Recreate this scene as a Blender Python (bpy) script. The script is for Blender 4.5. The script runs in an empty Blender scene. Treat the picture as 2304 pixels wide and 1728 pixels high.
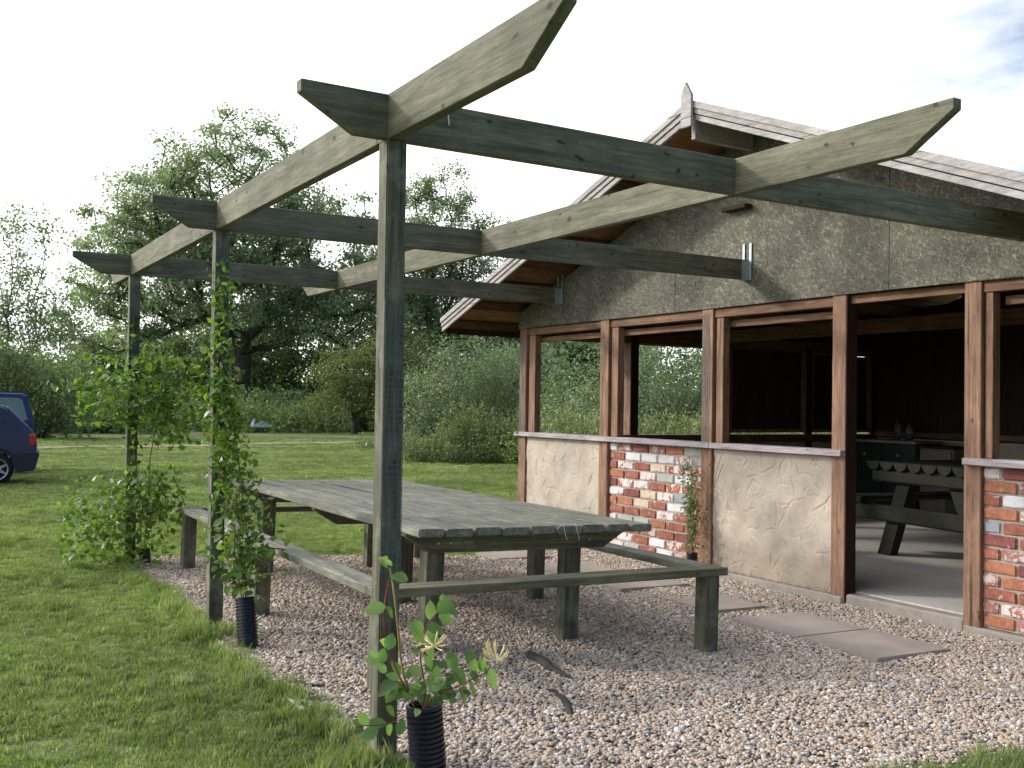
import bpy, bmesh, math, random
import numpy as np
from mathutils import Matrix, Vector

S = bpy.context.scene
COL = S.collection
rnd = random.Random(7)
rng = np.random.default_rng(11)

# ------------------------------------------------------------------ camera
F_PX, PITCH, ROLL, YAW = 2242.5, 0.0210, 0.0155, 0.5381
CAM = Vector((-1.5842, -3.6507, 1.45))
fw = Vector((math.sin(YAW)*math.cos(PITCH), math.cos(YAW)*math.cos(PITCH), math.sin(PITCH)))
r0 = Vector((math.cos(YAW), -math.sin(YAW), 0)); u0 = r0.cross(fw)
rt = math.cos(ROLL)*r0 + math.sin(ROLL)*u0
up = -math.sin(ROLL)*r0 + math.cos(ROLL)*u0
cd = bpy.data.cameras.new('camera'); cam = bpy.data.objects.new('camera', cd); COL.objects.link(cam)
cd.sensor_width = 36; cd.lens = F_PX/2304*36; cd.clip_start = .05; cd.clip_end = 6000
M = Matrix((rt, up, -fw)).transposed().to_4x4(); M.translation = CAM
cam.matrix_world = M
S.camera = cam

# ------------------------------------------------------------------ sky, sun
COV0, COV1, CLOUD = -.15, .24, 15.0
SUN = Vector((-0.687, 0.593, 0.424)).normalized()
EL = math.asin(SUN.z); AZ = math.atan2(SUN.x, SUN.y)
w = bpy.data.worlds.new("World"); S.world = w; w.use_nodes = True
nt = w.node_tree; nt.nodes.clear()
def N(nt, t, **k):
    n = nt.nodes.new(t)
    for a, b in k.items():
        if a.startswith('i_'): n.inputs[a[2:].replace('_', ' ')].default_value = b
        else: setattr(n, a, b)
    return n
out = N(nt, 'ShaderNodeOutputWorld'); bg = N(nt, 'ShaderNodeBackground'); bg.inputs[1].default_value = 0.1
sky = N(nt, 'ShaderNodeTexSky'); sky.sky_type = 'NISHITA'; sky.sun_disc = False
sky.sun_elevation = EL; sky.sun_rotation = AZ; sky.dust_density = 1.0
tc = N(nt, 'ShaderNodeTexCoord'); mp = N(nt, 'ShaderNodeMapping'); mp.inputs['Scale'].default_value = (1, 1, 2.6)
mp.inputs['Location'].default_value = (0.35, 0.1, 0.0)
nz = N(nt, 'ShaderNodeTexNoise'); nz.inputs['Scale'].default_value = 1.7; nz.inputs['Detail'].default_value = 7; nz.inputs['Roughness'].default_value = .55
L = nt.links.new
# bright thin cloud over the half of the sky towards the sun and the trees, clearing to blue behind the pavilion and the camera
def vmath(op, a, b=None, val=None):
    n = N(nt, 'ShaderNodeVectorMath', operation=op); L(a, n.inputs[0])
    if b is not None: n.inputs[1].default_value = b
    return n
def fmath(op, a, b):
    n = N(nt, 'ShaderNodeMath', operation=op)
    for k, x in enumerate((a, b)):
        if isinstance(x, (int, float)): n.inputs[k].default_value = x
        else: L(x, n.inputs[k])
    return n.outputs[0]
L(tc.outputs['Generated'], mp.inputs[0]); L(mp.outputs[0], nz.inputs['Vector'])
CA = math.radians(-28)
dc = vmath('DOT_PRODUCT', tc.outputs['Generated'], (math.sin(CA), math.cos(CA), .25)).outputs['Value']
cov = fmath('ADD', dc, fmath('MULTIPLY', fmath('SUBTRACT', nz.outputs['Fac'], .5), 1.5))
rp = N(nt, 'ShaderNodeValToRGB'); rp.color_ramp.elements[0].position = COV0; rp.color_ramp.elements[1].position = COV1; L(cov, rp.inputs[0])
ds = vmath('DOT_PRODUCT', tc.outputs['Generated'], tuple(SUN)).outputs['Value']
glow = fmath('ADD', fmath('MULTIPLY', fmath('POWER', fmath('MAXIMUM', ds, 0.0), 5.0), 1.3), 1.0)
cl = N(nt, 'ShaderNodeMixRGB', blend_type='MULTIPLY'); cl.inputs[0].default_value = 1; cl.inputs[1].default_value = (CLOUD, CLOUD*1.005, CLOUD*1.02, 1); L(glow, cl.inputs[2])
mx = N(nt, 'ShaderNodeMixRGB'); L(cl.outputs[0], mx.inputs['Color2'])
sb = N(nt, 'ShaderNodeMixRGB', blend_type='MULTIPLY'); sb.inputs[0].default_value = 1; sb.inputs[2].default_value = (1.15, 1.3, 1.45, 1); L(sky.outputs[0], sb.inputs[1])
L(rp.outputs[0], mx.inputs['Fac']); L(sb.outputs[0], mx.inputs['Color1']); L(mx.outputs[0], bg.inputs[0]); L(bg.outputs[0], out.inputs[0])
sd = bpy.data.lights.new('sun', 'SUN'); sd.energy = 2.2; sd.angle = math.radians(4.5); sd.color = (1, .94, .84)
so = bpy.data.objects.new('sun', sd); COL.objects.link(so)
so.rotation_euler = SUN.to_track_quat('Z', 'Y').to_euler()
so.location = (0, 0, 30)
S.view_settings.view_transform = 'Standard'; S.view_settings.look = 'None'
S.view_settings.exposure = .2; S.view_settings.gamma = 1; S.view_settings.use_curve_mapping = False
S.render.engine = 'CYCLES'
S.cycles.use_denoising = True
S.cycles.max_bounces = 8; S.cycles.transparent_max_bounces = 12

# ------------------------------------------------------------------ helpers
def tag(o, label=None, cat=None, group=None, kind=None):
    if label: o['label'] = label
    if cat: o['category'] = cat
    if group: o['group'] = group
    if kind: o['kind'] = kind
    return o
def empty(name, loc=(0, 0, 0), rz=0, label=None, cat=None, group=None):
    o = bpy.data.objects.new(name, None); COL.objects.link(o)
    o.location = loc; o.rotation_euler = (0, 0, rz); o.empty_display_size = .1
    return tag(o, label, cat, group)
def link(name, me, parent=None, loc=None, rot=None):
    o = bpy.data.objects.new(name, me); COL.objects.link(o)
    if parent: o.parent = parent
    if loc is not None: o.location = loc
    if rot is not None: o.rotation_euler = rot
    return o
def fin(bm, name, mat, smooth=False):
    bmesh.ops.recalc_face_normals(bm, faces=bm.faces)
    me = bpy.data.meshes.new(name); bm.to_mesh(me); bm.free()
    if mat: me.materials.append(mat)
    if smooth: me.polygons.foreach_set('use_smooth', [True]*len(me.polygons))
    return me
def add_box(bm, a, b):
    v = [bm.verts.new((x, y, z)) for x in (a[0], b[0]) for y in (a[1], b[1]) for z in (a[2], b[2])]
    for f in ((0,1,3,2),(4,6,7,5),(0,4,5,1),(2,3,7,6),(0,2,6,4),(1,5,7,3)): bm.faces.new([v[i] for i in f])
def box(name, a, b, mat, parent=None, bev=.003, origin=None):
    """a box with its own origin at its centre, long grain along its longest side"""
    a = Vector(a); b = Vector(b); c = (a+b)/2; h = (b-a)/2
    bm = bmesh.new(); add_box(bm, -h, h)
    if bev: bmesh.ops.bevel(bm, geom=list(bm.edges), offset=min(bev, min(abs(x) for x in h)*.6), segments=1, affect='EDGES')
    return link(name, fin(bm, name, mat), parent, c)
def prism(name, pts, t, mat, parent=None, axis='y', loc=(0,0,0), rot=None, bev=.003):
    """polygon in a plane pushed out by thickness t along axis (from 0 to t)"""
    bm = bmesh.new()
    P = (lambda p, q: (p[0], q, p[1])) if axis == 'y' else ((lambda p, q: (q, p[0], p[1])) if axis == 'x' else (lambda p, q: (p[0], p[1], q)))
    A = [bm.verts.new(P(p, 0)) for p in pts]; B = [bm.verts.new(P(p, t)) for p in pts]
    bm.faces.new(A); bm.faces.new(B[::-1])
    n = len(pts)
    for i in range(n): bm.faces.new((A[i], B[i], B[(i+1) % n], A[(i+1) % n]))
    bmesh.ops.recalc_face_normals(bm, faces=bm.faces)
    if bev: bmesh.ops.bevel(bm, geom=list(bm.edges), offset=bev, segments=1, affect='EDGES')
    return link(name, fin(bm, name, mat), parent, loc, rot)
def mesh_np(name, V, Fq, mat, smooth=False, nper=4):
    me = bpy.data.meshes.new(name); V = np.asarray(V, np.float32); Fq = np.asarray(Fq, np.int32)
    me.vertices.add(len(V)); me.vertices.foreach_set('co', V.ravel())
    n = len(Fq); me.loops.add(n*nper); me.loops.foreach_set('vertex_index', Fq.ravel())
    me.polygons.add(n); me.polygons.foreach_set('loop_start', np.arange(0, n*nper, nper, dtype=np.int32))
    me.polygons.foreach_set('loop_total', np.full(n, nper, np.int32))
    if smooth: me.polygons.foreach_set('use_smooth', np.ones(n, bool))
    me.update(calc_edges=True)
    if mat: me.materials.append(mat)
    return me
def tubes(A, B, ra, rb, sides=5):
    A = np.asarray(A, float); B = np.asarray(B, float); n = len(A)
    d = B-A; l = np.linalg.norm(d, axis=1, keepdims=True)+1e-9; d = d/l
    ref = np.where(np.abs(d[:, 2:3]) > .9, np.array([[1., 0, 0]]), np.array([[0, 0, 1.]]))
    p = np.cross(d, ref); p /= np.linalg.norm(p, axis=1, keepdims=True)+1e-9; q = np.cross(d, p)
    V = []
    for k in range(sides):
        a = 2*math.pi*k/sides; o = p*math.cos(a)+q*math.sin(a)
        V.append(A+o*np.asarray(ra)[:, None]); V.append(B+o*np.asarray(rb)[:, None])
    V = np.stack(V, 1)      # n, 2*sides, 3
    base = (np.arange(n)*2*sides)[:, None]
    F = []
    for k in range(sides):
        j = (k+1) % sides
        F.append(np.concatenate([base+2*k, base+2*j, base+2*j+1, base+2*k+1], 1))
    return V.reshape(-1, 3), np.concatenate(F, 0)
def tube_path(pts, r, sides=6):
    pts = np.asarray(pts, float); r = np.broadcast_to(np.asarray(r, float), (len(pts),))
    return tubes(pts[:-1], pts[1:], r[:-1], r[1:], sides)
def join_np(parts):
    V = []; F = []; o = 0
    for v, f in parts: V.append(v); F.append(f+o); o += len(v)
    return np.concatenate(V), np.concatenate(F)
def unit(v): return v/(np.linalg.norm(v, axis=-1, keepdims=True)+1e-9)
def leaves(C, size, out=None, r=rng, aspect=.55, droop=.3, rand=.9):
    """rhombus leaves of four corners, folded a little"""
    n = len(C); size = np.broadcast_to(size, (n,))[:, None]
    nrm = r.normal(size=(n, 3))*rand
    if out is not None: nrm = nrm+out
    nrm[:, 2] += .5; nrm = unit(nrm)
    t = r.normal(size=(n, 3)); t[:, 2] -= droop; t = unit(t-nrm*np.sum(t*nrm, 1, keepdims=True)); b = np.cross(nrm, t)
    V = np.stack([C-t*size*.5, C+b*size*aspect*.5+nrm*size*.06, C+t*size*.5, C-b*size*aspect*.5+nrm*size*.06], 1)
    return V.reshape(-1, 3), np.arange(n*4).reshape(n, 4)

# ground level: flat, falling a little towards the pavilion
def gz(x, y):
    t = np.clip((np.asarray(y, float)-6)/8, 0, 1); t = t*t*(3-2*t)
    return -.0235*np.clip(x, 0, 5)*(1-t)

# ------------------------------------------------------------------ materials
def mat(name, rough=.8):
    m = bpy.data.materials.new(name); m.use_nodes = True; nt = m.node_tree
    b = nt.nodes['Principled BSDF']; b.inputs['Roughness'].default_value = rough
    b.inputs['Specular IOR Level'].default_value = .25
    return m, nt, b
def coords(nt, scale=(1, 1, 1), rand=True, kind='Object'):
    tc = N(nt, 'ShaderNodeTexCoord'); v = tc.outputs[kind]
    if rand:
        oi = N(nt, 'ShaderNodeObjectInfo'); mm = N(nt, 'ShaderNodeMath', operation='MULTIPLY'); mm.inputs[1].default_value = 37.0
        nt.links.new(oi.outputs['Random'], mm.inputs[0]); ad = N(nt, 'ShaderNodeVectorMath', operation='ADD')
        nt.links.new(v, ad.inputs[0]); nt.links.new(mm.outputs[0], ad.inputs[1]); v = ad.outputs[0]
    mp = N(nt, 'ShaderNodeMapping'); mp.inputs['Scale'].default_value = scale
    nt.links.new(v, mp.inputs[0]); return mp.outputs[0]
def noise(nt, vec, scale, detail=4, rough=.55, dist=0):
    n = N(nt, 'ShaderNodeTexNoise'); n.inputs['Scale'].default_value = scale; n.inputs['Detail'].default_value = detail
    n.inputs['Roughness'].default_value = rough; n.inputs['Distortion'].default_value = dist
    if vec is not None: nt.links.new(vec, n.inputs['Vector'])
    return n.outputs['Fac']
def ramp(nt, fac, stops, interp='LINEAR'):
    r = N(nt, 'ShaderNodeValToRGB'); cr = r.color_ramp; cr.interpolation = interp
    while len(cr.elements) < len(stops): cr.elements.new(.5)
    for e, (p, c) in zip(cr.elements, stops):
        e.position = p; e.color = (c, c, c, 1) if isinstance(c, (int, float)) else (*c, 1)
    nt.links.new(fac, r.inputs[0]); return r.outputs[0]
def mixc(nt, fac, a, b, mode='MIX'):
    m = N(nt, 'ShaderNodeMixRGB'); m.blend_type = mode
    for i, x in ((0, fac), (1, a), (2, b)):
        if isinstance(x, (int, float)): m.inputs[i].default_value = x
        elif isinstance(x, tuple): m.inputs[i].default_value = (*x, 1)
        else: nt.links.new(x, m.inputs[i])
    return m.outputs[0]
def bump(nt, b, h, strength=.3, dist=.004):
    bp = N(nt, 'ShaderNodeBump'); bp.inputs['Strength'].default_value = strength; bp.inputs['Distance'].default_value = dist
    nt.links.new(h, bp.inputs['Height']); nt.links.new(bp.outputs[0], b.inputs['Normal'])
def wood(name, c1, c2, axis='x', knots=.6, rough=.75, stain=None, gs=1.0):
    m, nt, b = mat(name, rough)
    ax = {'x': (1.1, 15, 15), 'y': (15, 1.1, 15), 'z': (15, 15, 1.1)}[axis]
    ax2 = {'x': (5.0, 70, 70), 'y': (70, 5.0, 70), 'z': (70, 70, 5.0)}[axis]
    ax3 = {'x': (4.0, 7, 7), 'y': (7, 4.0, 7), 'z': (7, 7, 4.0)}[axis]
    v = coords(nt, tuple(a*gs for a in ax)); g1 = noise(nt, v, 1.5, 6, .6, .8)
    v2 = coords(nt, tuple(a*gs for a in ax2)); g2 = noise(nt, v2, 1.3, 4, .6, .3)
    col = ramp(nt, g1, [(.3, c2), (.68, c1)])
    col = mixc(nt, .55, col, ramp(nt, g2, [(.3, .45), (.62, 1.25)]), 'MULTIPLY')
    fz = noise(nt, coords(nt, (1, 1, 1)), 140, 4, .7); col = mixc(nt, .55, col, ramp(nt, fz, [(.3, .6), (.68, 1.28)]), 'MULTIPLY')
    blot = noise(nt, coords(nt, (1.2, 1.2, 1.2)), 3.0, 5, .6)
    col = mixc(nt, .6, col, ramp(nt, blot, [(.3, .6), (.7, 1.25)]), 'MULTIPLY')
    sp = noise(nt, coords(nt, {'x': (.5, 38, 38), 'y': (38, .5, 38), 'z': (38, 38, .5)}[axis]), 1.0, 2, .4, .2)
    col = mixc(nt, ramp(nt, sp, [(.285, .75), (.315, 0.0)]), col, tuple(x*.25 for x in c2))
    if stain: col = mixc(nt, ramp(nt, noise(nt, coords(nt, (2.5, 2.5, 2.5)), 2.2, 6, .65), [(.52, 0.0), (.7, .7)]), col, stain)
    if knots:
        vo = N(nt, 'ShaderNodeTexVoronoi'); vo.inputs['Scale'].default_value = 1.5
        wv = N(nt, 'ShaderNodeVectorMath', operation='ADD')
        vv = coords(nt, ax3); nn = N(nt, 'ShaderNodeTexNoise'); nn.inputs['Scale'].default_value = 3; nt.links.new(vv, nn.inputs['Vector'])
        sc = N(nt, 'ShaderNodeVectorMath', operation='SCALE'); sc.inputs['Scale'].default_value = .35; nt.links.new(nn.outputs['Color'], sc.inputs[0])
        nt.links.new(vv, wv.inputs[0]); nt.links.new(sc.outputs[0], wv.inputs[1]); nt.links.new(wv.outputs[0], vo.inputs['Vector'])
        k = ramp(nt, vo.outputs['Distance'], [(.07, knots), (.15, 0.0)])
        col = mixc(nt, k, col, tuple(x*.3 for x in c2))
    nt.links.new(col, b.inputs['Base Color'])
    bump(nt, b, g2, .5, .003)
    return m
M_green = wood('green_stained_timber', (.225, .212, .150), (.090, .088, .060), 'x', .85, stain=(.11, .115, .08))
M_green_z = wood('green_stained_post', (.185, .175, .125), (.052, .052, .037), 'z', .5, stain=(.24, .245, .19))
M_table = wood('weathered_green_board', (.265, .265, .215), (.115, .12, .095), 'y', .6, stain=(.085, .088, .068))
M_table_x = wood('weathered_green_board_cross', (.215, .20, .132), (.084, .080, .05), 'x', .6, stain=(.085, .088, .068))
M_brown_z = wood('brown_post_timber', (.345, .205, .135), (.155, .082, .050), 'z', .8, rough=.65)
M_brown_y = wood('brown_rail_timber', (.26, .145, .085), (.11, .055, .03), 'y', .6, rough=.65)
M_brown_x = wood('brown_beam_timber', (.19, .10, .055), (.08, .04, .022), 'x', .6, rough=.7)
M_sill = wood('silvered_sill_board', (.52, .45, .46), (.27, .235, .25), 'y', .5, rough=.7)
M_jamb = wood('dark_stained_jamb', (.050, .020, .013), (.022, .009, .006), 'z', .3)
M_barge = wood('silvered_barge_board', (.47, .435, .42), (.37, .34, .325), 'y', .25, rough=.8)
M_ply = wood('brown_soffit_board', (.36, .19, .10), (.20, .10, .05), 'x', .3, rough=.8)
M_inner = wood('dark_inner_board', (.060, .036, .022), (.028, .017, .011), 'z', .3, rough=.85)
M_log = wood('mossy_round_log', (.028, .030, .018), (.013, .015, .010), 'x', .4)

def osb():
    m, nt, b = mat('strand_board', .85)
    tot = None
    base = coords(nt, (1, 1, 1), False)
    cols = []
    for i, (rot, sc, off) in enumerate(((.3, (1, 18, 64), 0), (1.3, (1, 20, 70), 3.1), (2.2, (1, 22, 75), 7.7), (2.8, (1, 16, 56), 5.2))):
        # strands lie in the y-z plane of the board
        mp = N(nt, 'ShaderNodeMapping'); mp.inputs['Rotation'].default_value = (rot, 0, 0); mp.inputs['Location'].default_value = (off, off, off)
        mp2 = N(nt, 'ShaderNodeMapping'); mp2.inputs['Scale'].default_value = sc
        nt.links.new(base, mp.inputs[0]); nt.links.new(mp.outputs[0], mp2.inputs[0])
        vo = N(nt, 'ShaderNodeTexVoronoi'); vo.inputs['Scale'].default_value = 1.0; nt.links.new(mp2.outputs[0], vo.inputs['Vector'])
        cols.append(vo.outputs['Color'])
    sel = noise(nt, base, 40, 2, .5)
    c = mixc(nt, ramp(nt, sel, [(.49, 0.0), (.51, 1.0)]), cols[0], cols[1])
    sel2 = noise(nt, coords(nt, (1.1, 1.1, 1.1), True), 36, 2, .5)
    c = mixc(nt, ramp(nt, sel2, [(.49, 0.0), (.51, 1.0)]), c, cols[2])
    sel3 = noise(nt, coords(nt, (.9, .9, .9), True), 50, 2, .5)
    c = mixc(nt, ramp(nt, sel3, [(.52, 0.0), (.54, 1.0)]), c, cols[3])
    bw = N(nt, 'ShaderNodeSeparateColor'); nt.links.new(c, bw.inputs[0])
    col = ramp(nt, bw.outputs[0], [(.0, (.085, .077, .058)), (.35, (.125, .117, .09)), (.8, (.16, .151, .12)), (.98, (.27, .255, .205))])
    st = noise(nt, base, 1.5, 6, .65)
    col = mixc(nt, .75, col, ramp(nt, st, [(.38, .5), (.60, 1.2)]), 'MULTIPLY')
    fl = noise(nt, base, 60, 3, .7); col = mixc(nt, .3, col, ramp(nt, fl, [(.3, .5), (.65, 1.3)]), 'MULTIPLY')
    nt.links.new(col, b.inputs['Base Color']); bump(nt, b, bw.outputs[0], .5, .003); return m
M_osb = osb()
def stone(name, stops, scale=8, rough=.85, bs=.3, bd=.004, fine=60):
    m, nt, b = mat(name, rough)
    v = coords(nt, (1, 1, 1)); n1 = noise(nt, v, scale, 6, .6); n2 = noise(nt, v, fine, 4, .65)
    col = ramp(nt, n1, stops); col = mixc(nt, .5, col, ramp(nt, n2, [(.3, .6), (.68, 1.25)]), 'MULTIPLY')
    nt.links.new(col, b.inputs['Base Color']); bump(nt, b, n2, bs, bd); return m
M_render = stone('beige_render', [(.3, (.38, .32, .265)), (.5, (.48, .41, .34)), (.7, (.54, .465, .385))], 2.6, .85, .15, .002, 90)
_nt = M_render.node_tree; _b = _nt.nodes['Principled BSDF']; _old = _b.inputs['Base Color'].links[0].from_socket
_gp = N(_nt, 'ShaderNodeNewGeometry'); _sx = N(_nt, 'ShaderNodeSeparateXYZ'); _nt.links.new(_gp.outputs['Position'], _sx.inputs[0])
_n = noise(_nt, _gp.outputs['Position'], 7, 5, .6); _ad = N(_nt, 'ShaderNodeMath', operation='MULTIPLY_ADD'); _ad.inputs[1].default_value = -.35; _nt.links.new(_n, _ad.inputs[0]); _nt.links.new(_sx.outputs['Z'], _ad.inputs[2])
_c = mixc(_nt, ramp(_nt, _ad.outputs[0], [(.0, .6), (.16, 0.0)]), _old, (.25, .205, .155))
_c = mixc(_nt, .7, _c, ramp(_nt, noise(_nt, _gp.outputs['Position'], 2.4, 6, .6), [(.36, (.80, .82, .84)), (.6, (1.06, 1.04, 1.0))]), 'MULTIPLY'); _nt.links.new(_c, _b.inputs['Base Color'])
M_mortar = stone('grey_mortar', [(.3, (.31, .28, .245)), (.7, (.44, .40, .35))], 12, .95, .5, .004, 140)
M_conc = stone('grey_concrete', [(.3, (.25, .22, .19)), (.7, (.36, .32, .28))], 7, .9, .4, .004, 90)
M_floor = stone('concrete_floor', [(.3, (.40, .375, .35)), (.7, (.54, .51, .48))], 1.4, .7, .15, .002, 40)
M_slab = stone('paving_slab', [(.3, (.30, .255, .225)), (.7, (.40, .345, .305))], 3.5, .85, .3, .002, 120)
M_metal = stone('galvanised_steel', [(.3, (.30, .36, .38)), (.7, (.50, .56, .58))], 30, .45, .1, .001, 90)
M_metal.node_tree.nodes['Principled BSDF'].inputs['Metallic'].default_value = .5
def plain(name, c, rough=.5, metallic=0, spec=.4, coat=0):
    m, nt, b = mat(name, rough); n = noise(nt, coords(nt), 6, 5, .6)
    col = ramp(nt, n, [(.3, tuple(x*.82 for x in c)), (.7, tuple(x*1.1 for x in c))])
    nt.links.new(col, b.inputs['Base Color']); b.inputs['Metallic'].default_value = metallic
    b.inputs['Specular IOR Level'].default_value = spec; b.inputs['Coat Weight'].default_value = coat
    return m
M_pipe = plain('black_drain_plastic', (.010, .010, .022), .35)
M_carpaint = plain('dark_blue_paint', (.016, .020, .095), .35, .1, .5, .6)
M_carglass = plain('tinted_car_glass', (.03, .032, .06), .12, 0, .6)
M_carglass2 = plain('grey_green_car_glass', (.16, .21, .19), .15, 0, .6)
M_bumper = plain('grey_bumper_plastic', (.022, .024, .045), .5)
M_tyre = plain('tyre_rubber', (.018, .018, .02), .85)
M_rim = plain('silver_wheel', (.42, .43, .47), .35, .6)
M_lamp = plain('red_lens', (.55, .02, .03), .25)
M_lampo = plain('amber_lens', (.55, .12, .06), .25)
M_bark = stone('bark', [(.3, (.035, .030, .022)), (.7, (.10, .088, .070))], 5, .95, .8, .03, 20)
M_barkgrey = stone('grey_bark', [(.3, (.10, .09, .08)), (.7, (.20, .185, .165))], 5, .95, .8, .03, 20)
M_cup = plain('green_cupboard', (.022, .052, .040), .5)
M_cupw = plain('grey_white_unit', (.20, .17, .16), .5)
M_stem = plain('brown_stem', (.13, .085, .05), .7)
M_redstem = plain('red_stem', (.22, .03, .04), .5)
M_ystem = plain('yellow_brown_stem', (.30, .22, .07), .6)
M_bird = plain('orange_box_wood', (.30, .13, .07), .7)
M_felt = plain('dark_roof_felt', (.035, .035, .037), .9)
M_white = plain('pale_sheet', (.62, .68, .80), .5)
M_wire = plain('grey_wire', (.10, .125, .135), .5, .2)
def glassy(name, c):
    m, nt, b = mat(name, .08); b.inputs['Base Color'].default_value = (*c, 1); b.inputs['Transmission Weight'].default_value = .9
    b.inputs['IOR'].default_value = 1.3; return m
M_bottle = glassy('clear_bottle', (.7, .8, .9))
def leafmat(name, cols, trans=.35, rough=.5, patch=.5, spec=.3, inst=False):
    m, nt, b = mat(name, rough)
    g = N(nt, 'ShaderNodeNewGeometry'); oi = N(nt, 'ShaderNodeObjectInfo')
    f = oi.outputs['Random'] if inst else g.outputs['Random Per Island']
    n = len(cols); col = ramp(nt, f, [(i/(n-1), c) for i, c in enumerate(cols)])
    pn = noise(nt, coords(nt, (1, 1, 1), False, 'Object') if not inst else g.outputs['Position'], patch, 3, .6)
    col = mixc(nt, .8, col, ramp(nt, pn, [(.32, .62), (.68, 1.35)]), 'MULTIPLY')
    nt.links.new(col, b.inputs['Base Color']); b.inputs['Specular IOR Level'].default_value = spec
    tr = N(nt, 'ShaderNodeBsdfTranslucent'); br = mixc(nt, 1.0, col, (1.5, 1.7, .75), 'MULTIPLY'); nt.links.new(br, tr.inputs[0])
    ms = N(nt, 'ShaderNodeMixShader'); ms.inputs[0].default_value = trans
    nt.links.new(b.outputs[0], ms.inputs[1]); nt.links.new(tr.outputs[0], ms.inputs[2])
    nt.links.new(ms.outputs[0], nt.nodes['Material Output'].inputs[0]); return m
M_ash = leafmat('hazed_ash_leaves', [(.15, .185, .14), (.20, .245, .185), (.27, .32, .25)], .48, .4, .35, .5)  # far haze put into the colour: tree leaves lightened, the ash greyed too
M_pale = leafmat('pale_tree_leaves', [(.11, .15, .09), (.16, .21, .13), (.24, .28, .19)], .4, .45, .35, .5)
M_dark = leafmat('dark_leaves', [(.07, .11, .06), (.105, .155, .085), (.16, .215, .125)], .4, .45, .4)
M_mid = leafmat('mid_green_leaves', [(.10, .145, .07), (.15, .20, .10), (.22, .27, .15)], .4, .5, .4)
M_yel = leafmat('yellow_green_leaves', [(.10, .12, .04), (.145, .165, .06), (.19, .205, .09)], .35, .5, .6)
M_willow = leafmat('grey_green_willow_leaves', [(.12, .165, .09), (.17, .225, .13), (.26, .32, .20)], .3, .4, .9, .5)
M_weed = leafmat('weed_leaves', [(.09, .135, .05), (.135, .19, .075), (.20, .25, .12)], .3, .55, 1.0)
M_seed = leafmat('dry_grass_heads', [(.22, .23, .12), (.30, .30, .18), (.40, .38, .26)], .3, .7, 1.0)
M_vine = leafmat('bright_vine_leaves', [(.05, .10, .02), (.10, .175, .03), (.20, .27, .06)], .45, .35, 3.0, .5)
M_vine2 = leafmat('bright_vine_leaf_single', [(.05, .10, .02), (.10, .175, .03), (.20, .27, .06)], .45, .35, 3.0, .5, True)
M_hon = leafmat('honeysuckle_leaf', [(.10, .17, .06), (.16, .26, .09), (.27, .38, .17)], .4, .4, 4.0, .5, True)
M_petal = leafmat('cream_petals', [(.90, .76, .42), (.95, .87, .62), (.88, .62, .20)], .08, .5, 8.0)
M_grass = leafmat('grass_blades', [(.125, .165, .065), (.17, .222, .088), (.225, .272, .118), (.33, .35, .21)], .45, .5, .45, .3, True)
def brickmat(name, base, paint=None, amount=.5):
    m, nt, b = mat(name, .9); v = coords(nt, (1, 1, 1)); n1 = noise(nt, v, 18, 5, .65); n2 = noise(nt, v, 90, 4, .7)
    col = ramp(nt, n1, [(.3, tuple(x*.72 for x in base)), (.7, tuple(min(1, x*1.2) for x in base))])
    col = mixc(nt, .5, col, ramp(nt, n2, [(.3, .55), (.65, 1.2)]), 'MULTIPLY')
    if paint:
        n3 = noise(nt, coords(nt, (1, 1, 1)), 16, 7, .72, .5); lo = 1-amount
        k = ramp(nt, n3, [(.30+.4*lo-.012, 0.0), (.30+.4*lo+.012, 1.0)])
        col = mixc(nt, k, col, mixc(nt, .35, paint, ramp(nt, n2, [(.3, .6), (.6, 1.05)]), 'MULTIPLY'))
    gp = N(nt, 'ShaderNodeNewGeometry'); col = mixc(nt, .55, col, ramp(nt, noise(nt, gp.outputs['Position'], 5, 5, .65), [(.35, (.62, .56, .50)), (.62, (1.08, 1.06, 1.04))]), 'MULTIPLY')
    nt.links.new(col, b.inputs['Base Color']); bump(nt, b, n2, .5, .003); return m
BR = {
 'r': brickmat('red_brick', (.34, .13, .092), (.55, .44, .38), .24), 'o': brickmat('orange_brick', (.44, .185, .11), (.52, .38, .30), .2),
 'd': brickmat('dark_red_brick', (.25, .09, .085), (.5, .42, .4), .15), 'k': brickmat('pinkish_brick', (.38, .18, .15), (.58, .48, .46), .42),
 'w': brickmat('white_painted_brick', (.35, .16, .12), (.72, .70, .73), .90), 'p': brickmat('worn_white_brick', (.40, .15, .11), (.72, .64, .63), .64),
 'q': brickmat('flaking_white_brick', (.44, .13, .08), (.74, .68, .66), .50), 'g': brickmat('grey_green_brick', (.3, .2, .15), (.44, .47, .43), .88),
 'c': brickmat('cream_brick', (.45, .22, .13), (.68, .57, .44), .72), 'b': brickmat('blue_grey_brick', (.2, .18, .18), (.34, .36, .41), .85),
}

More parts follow.
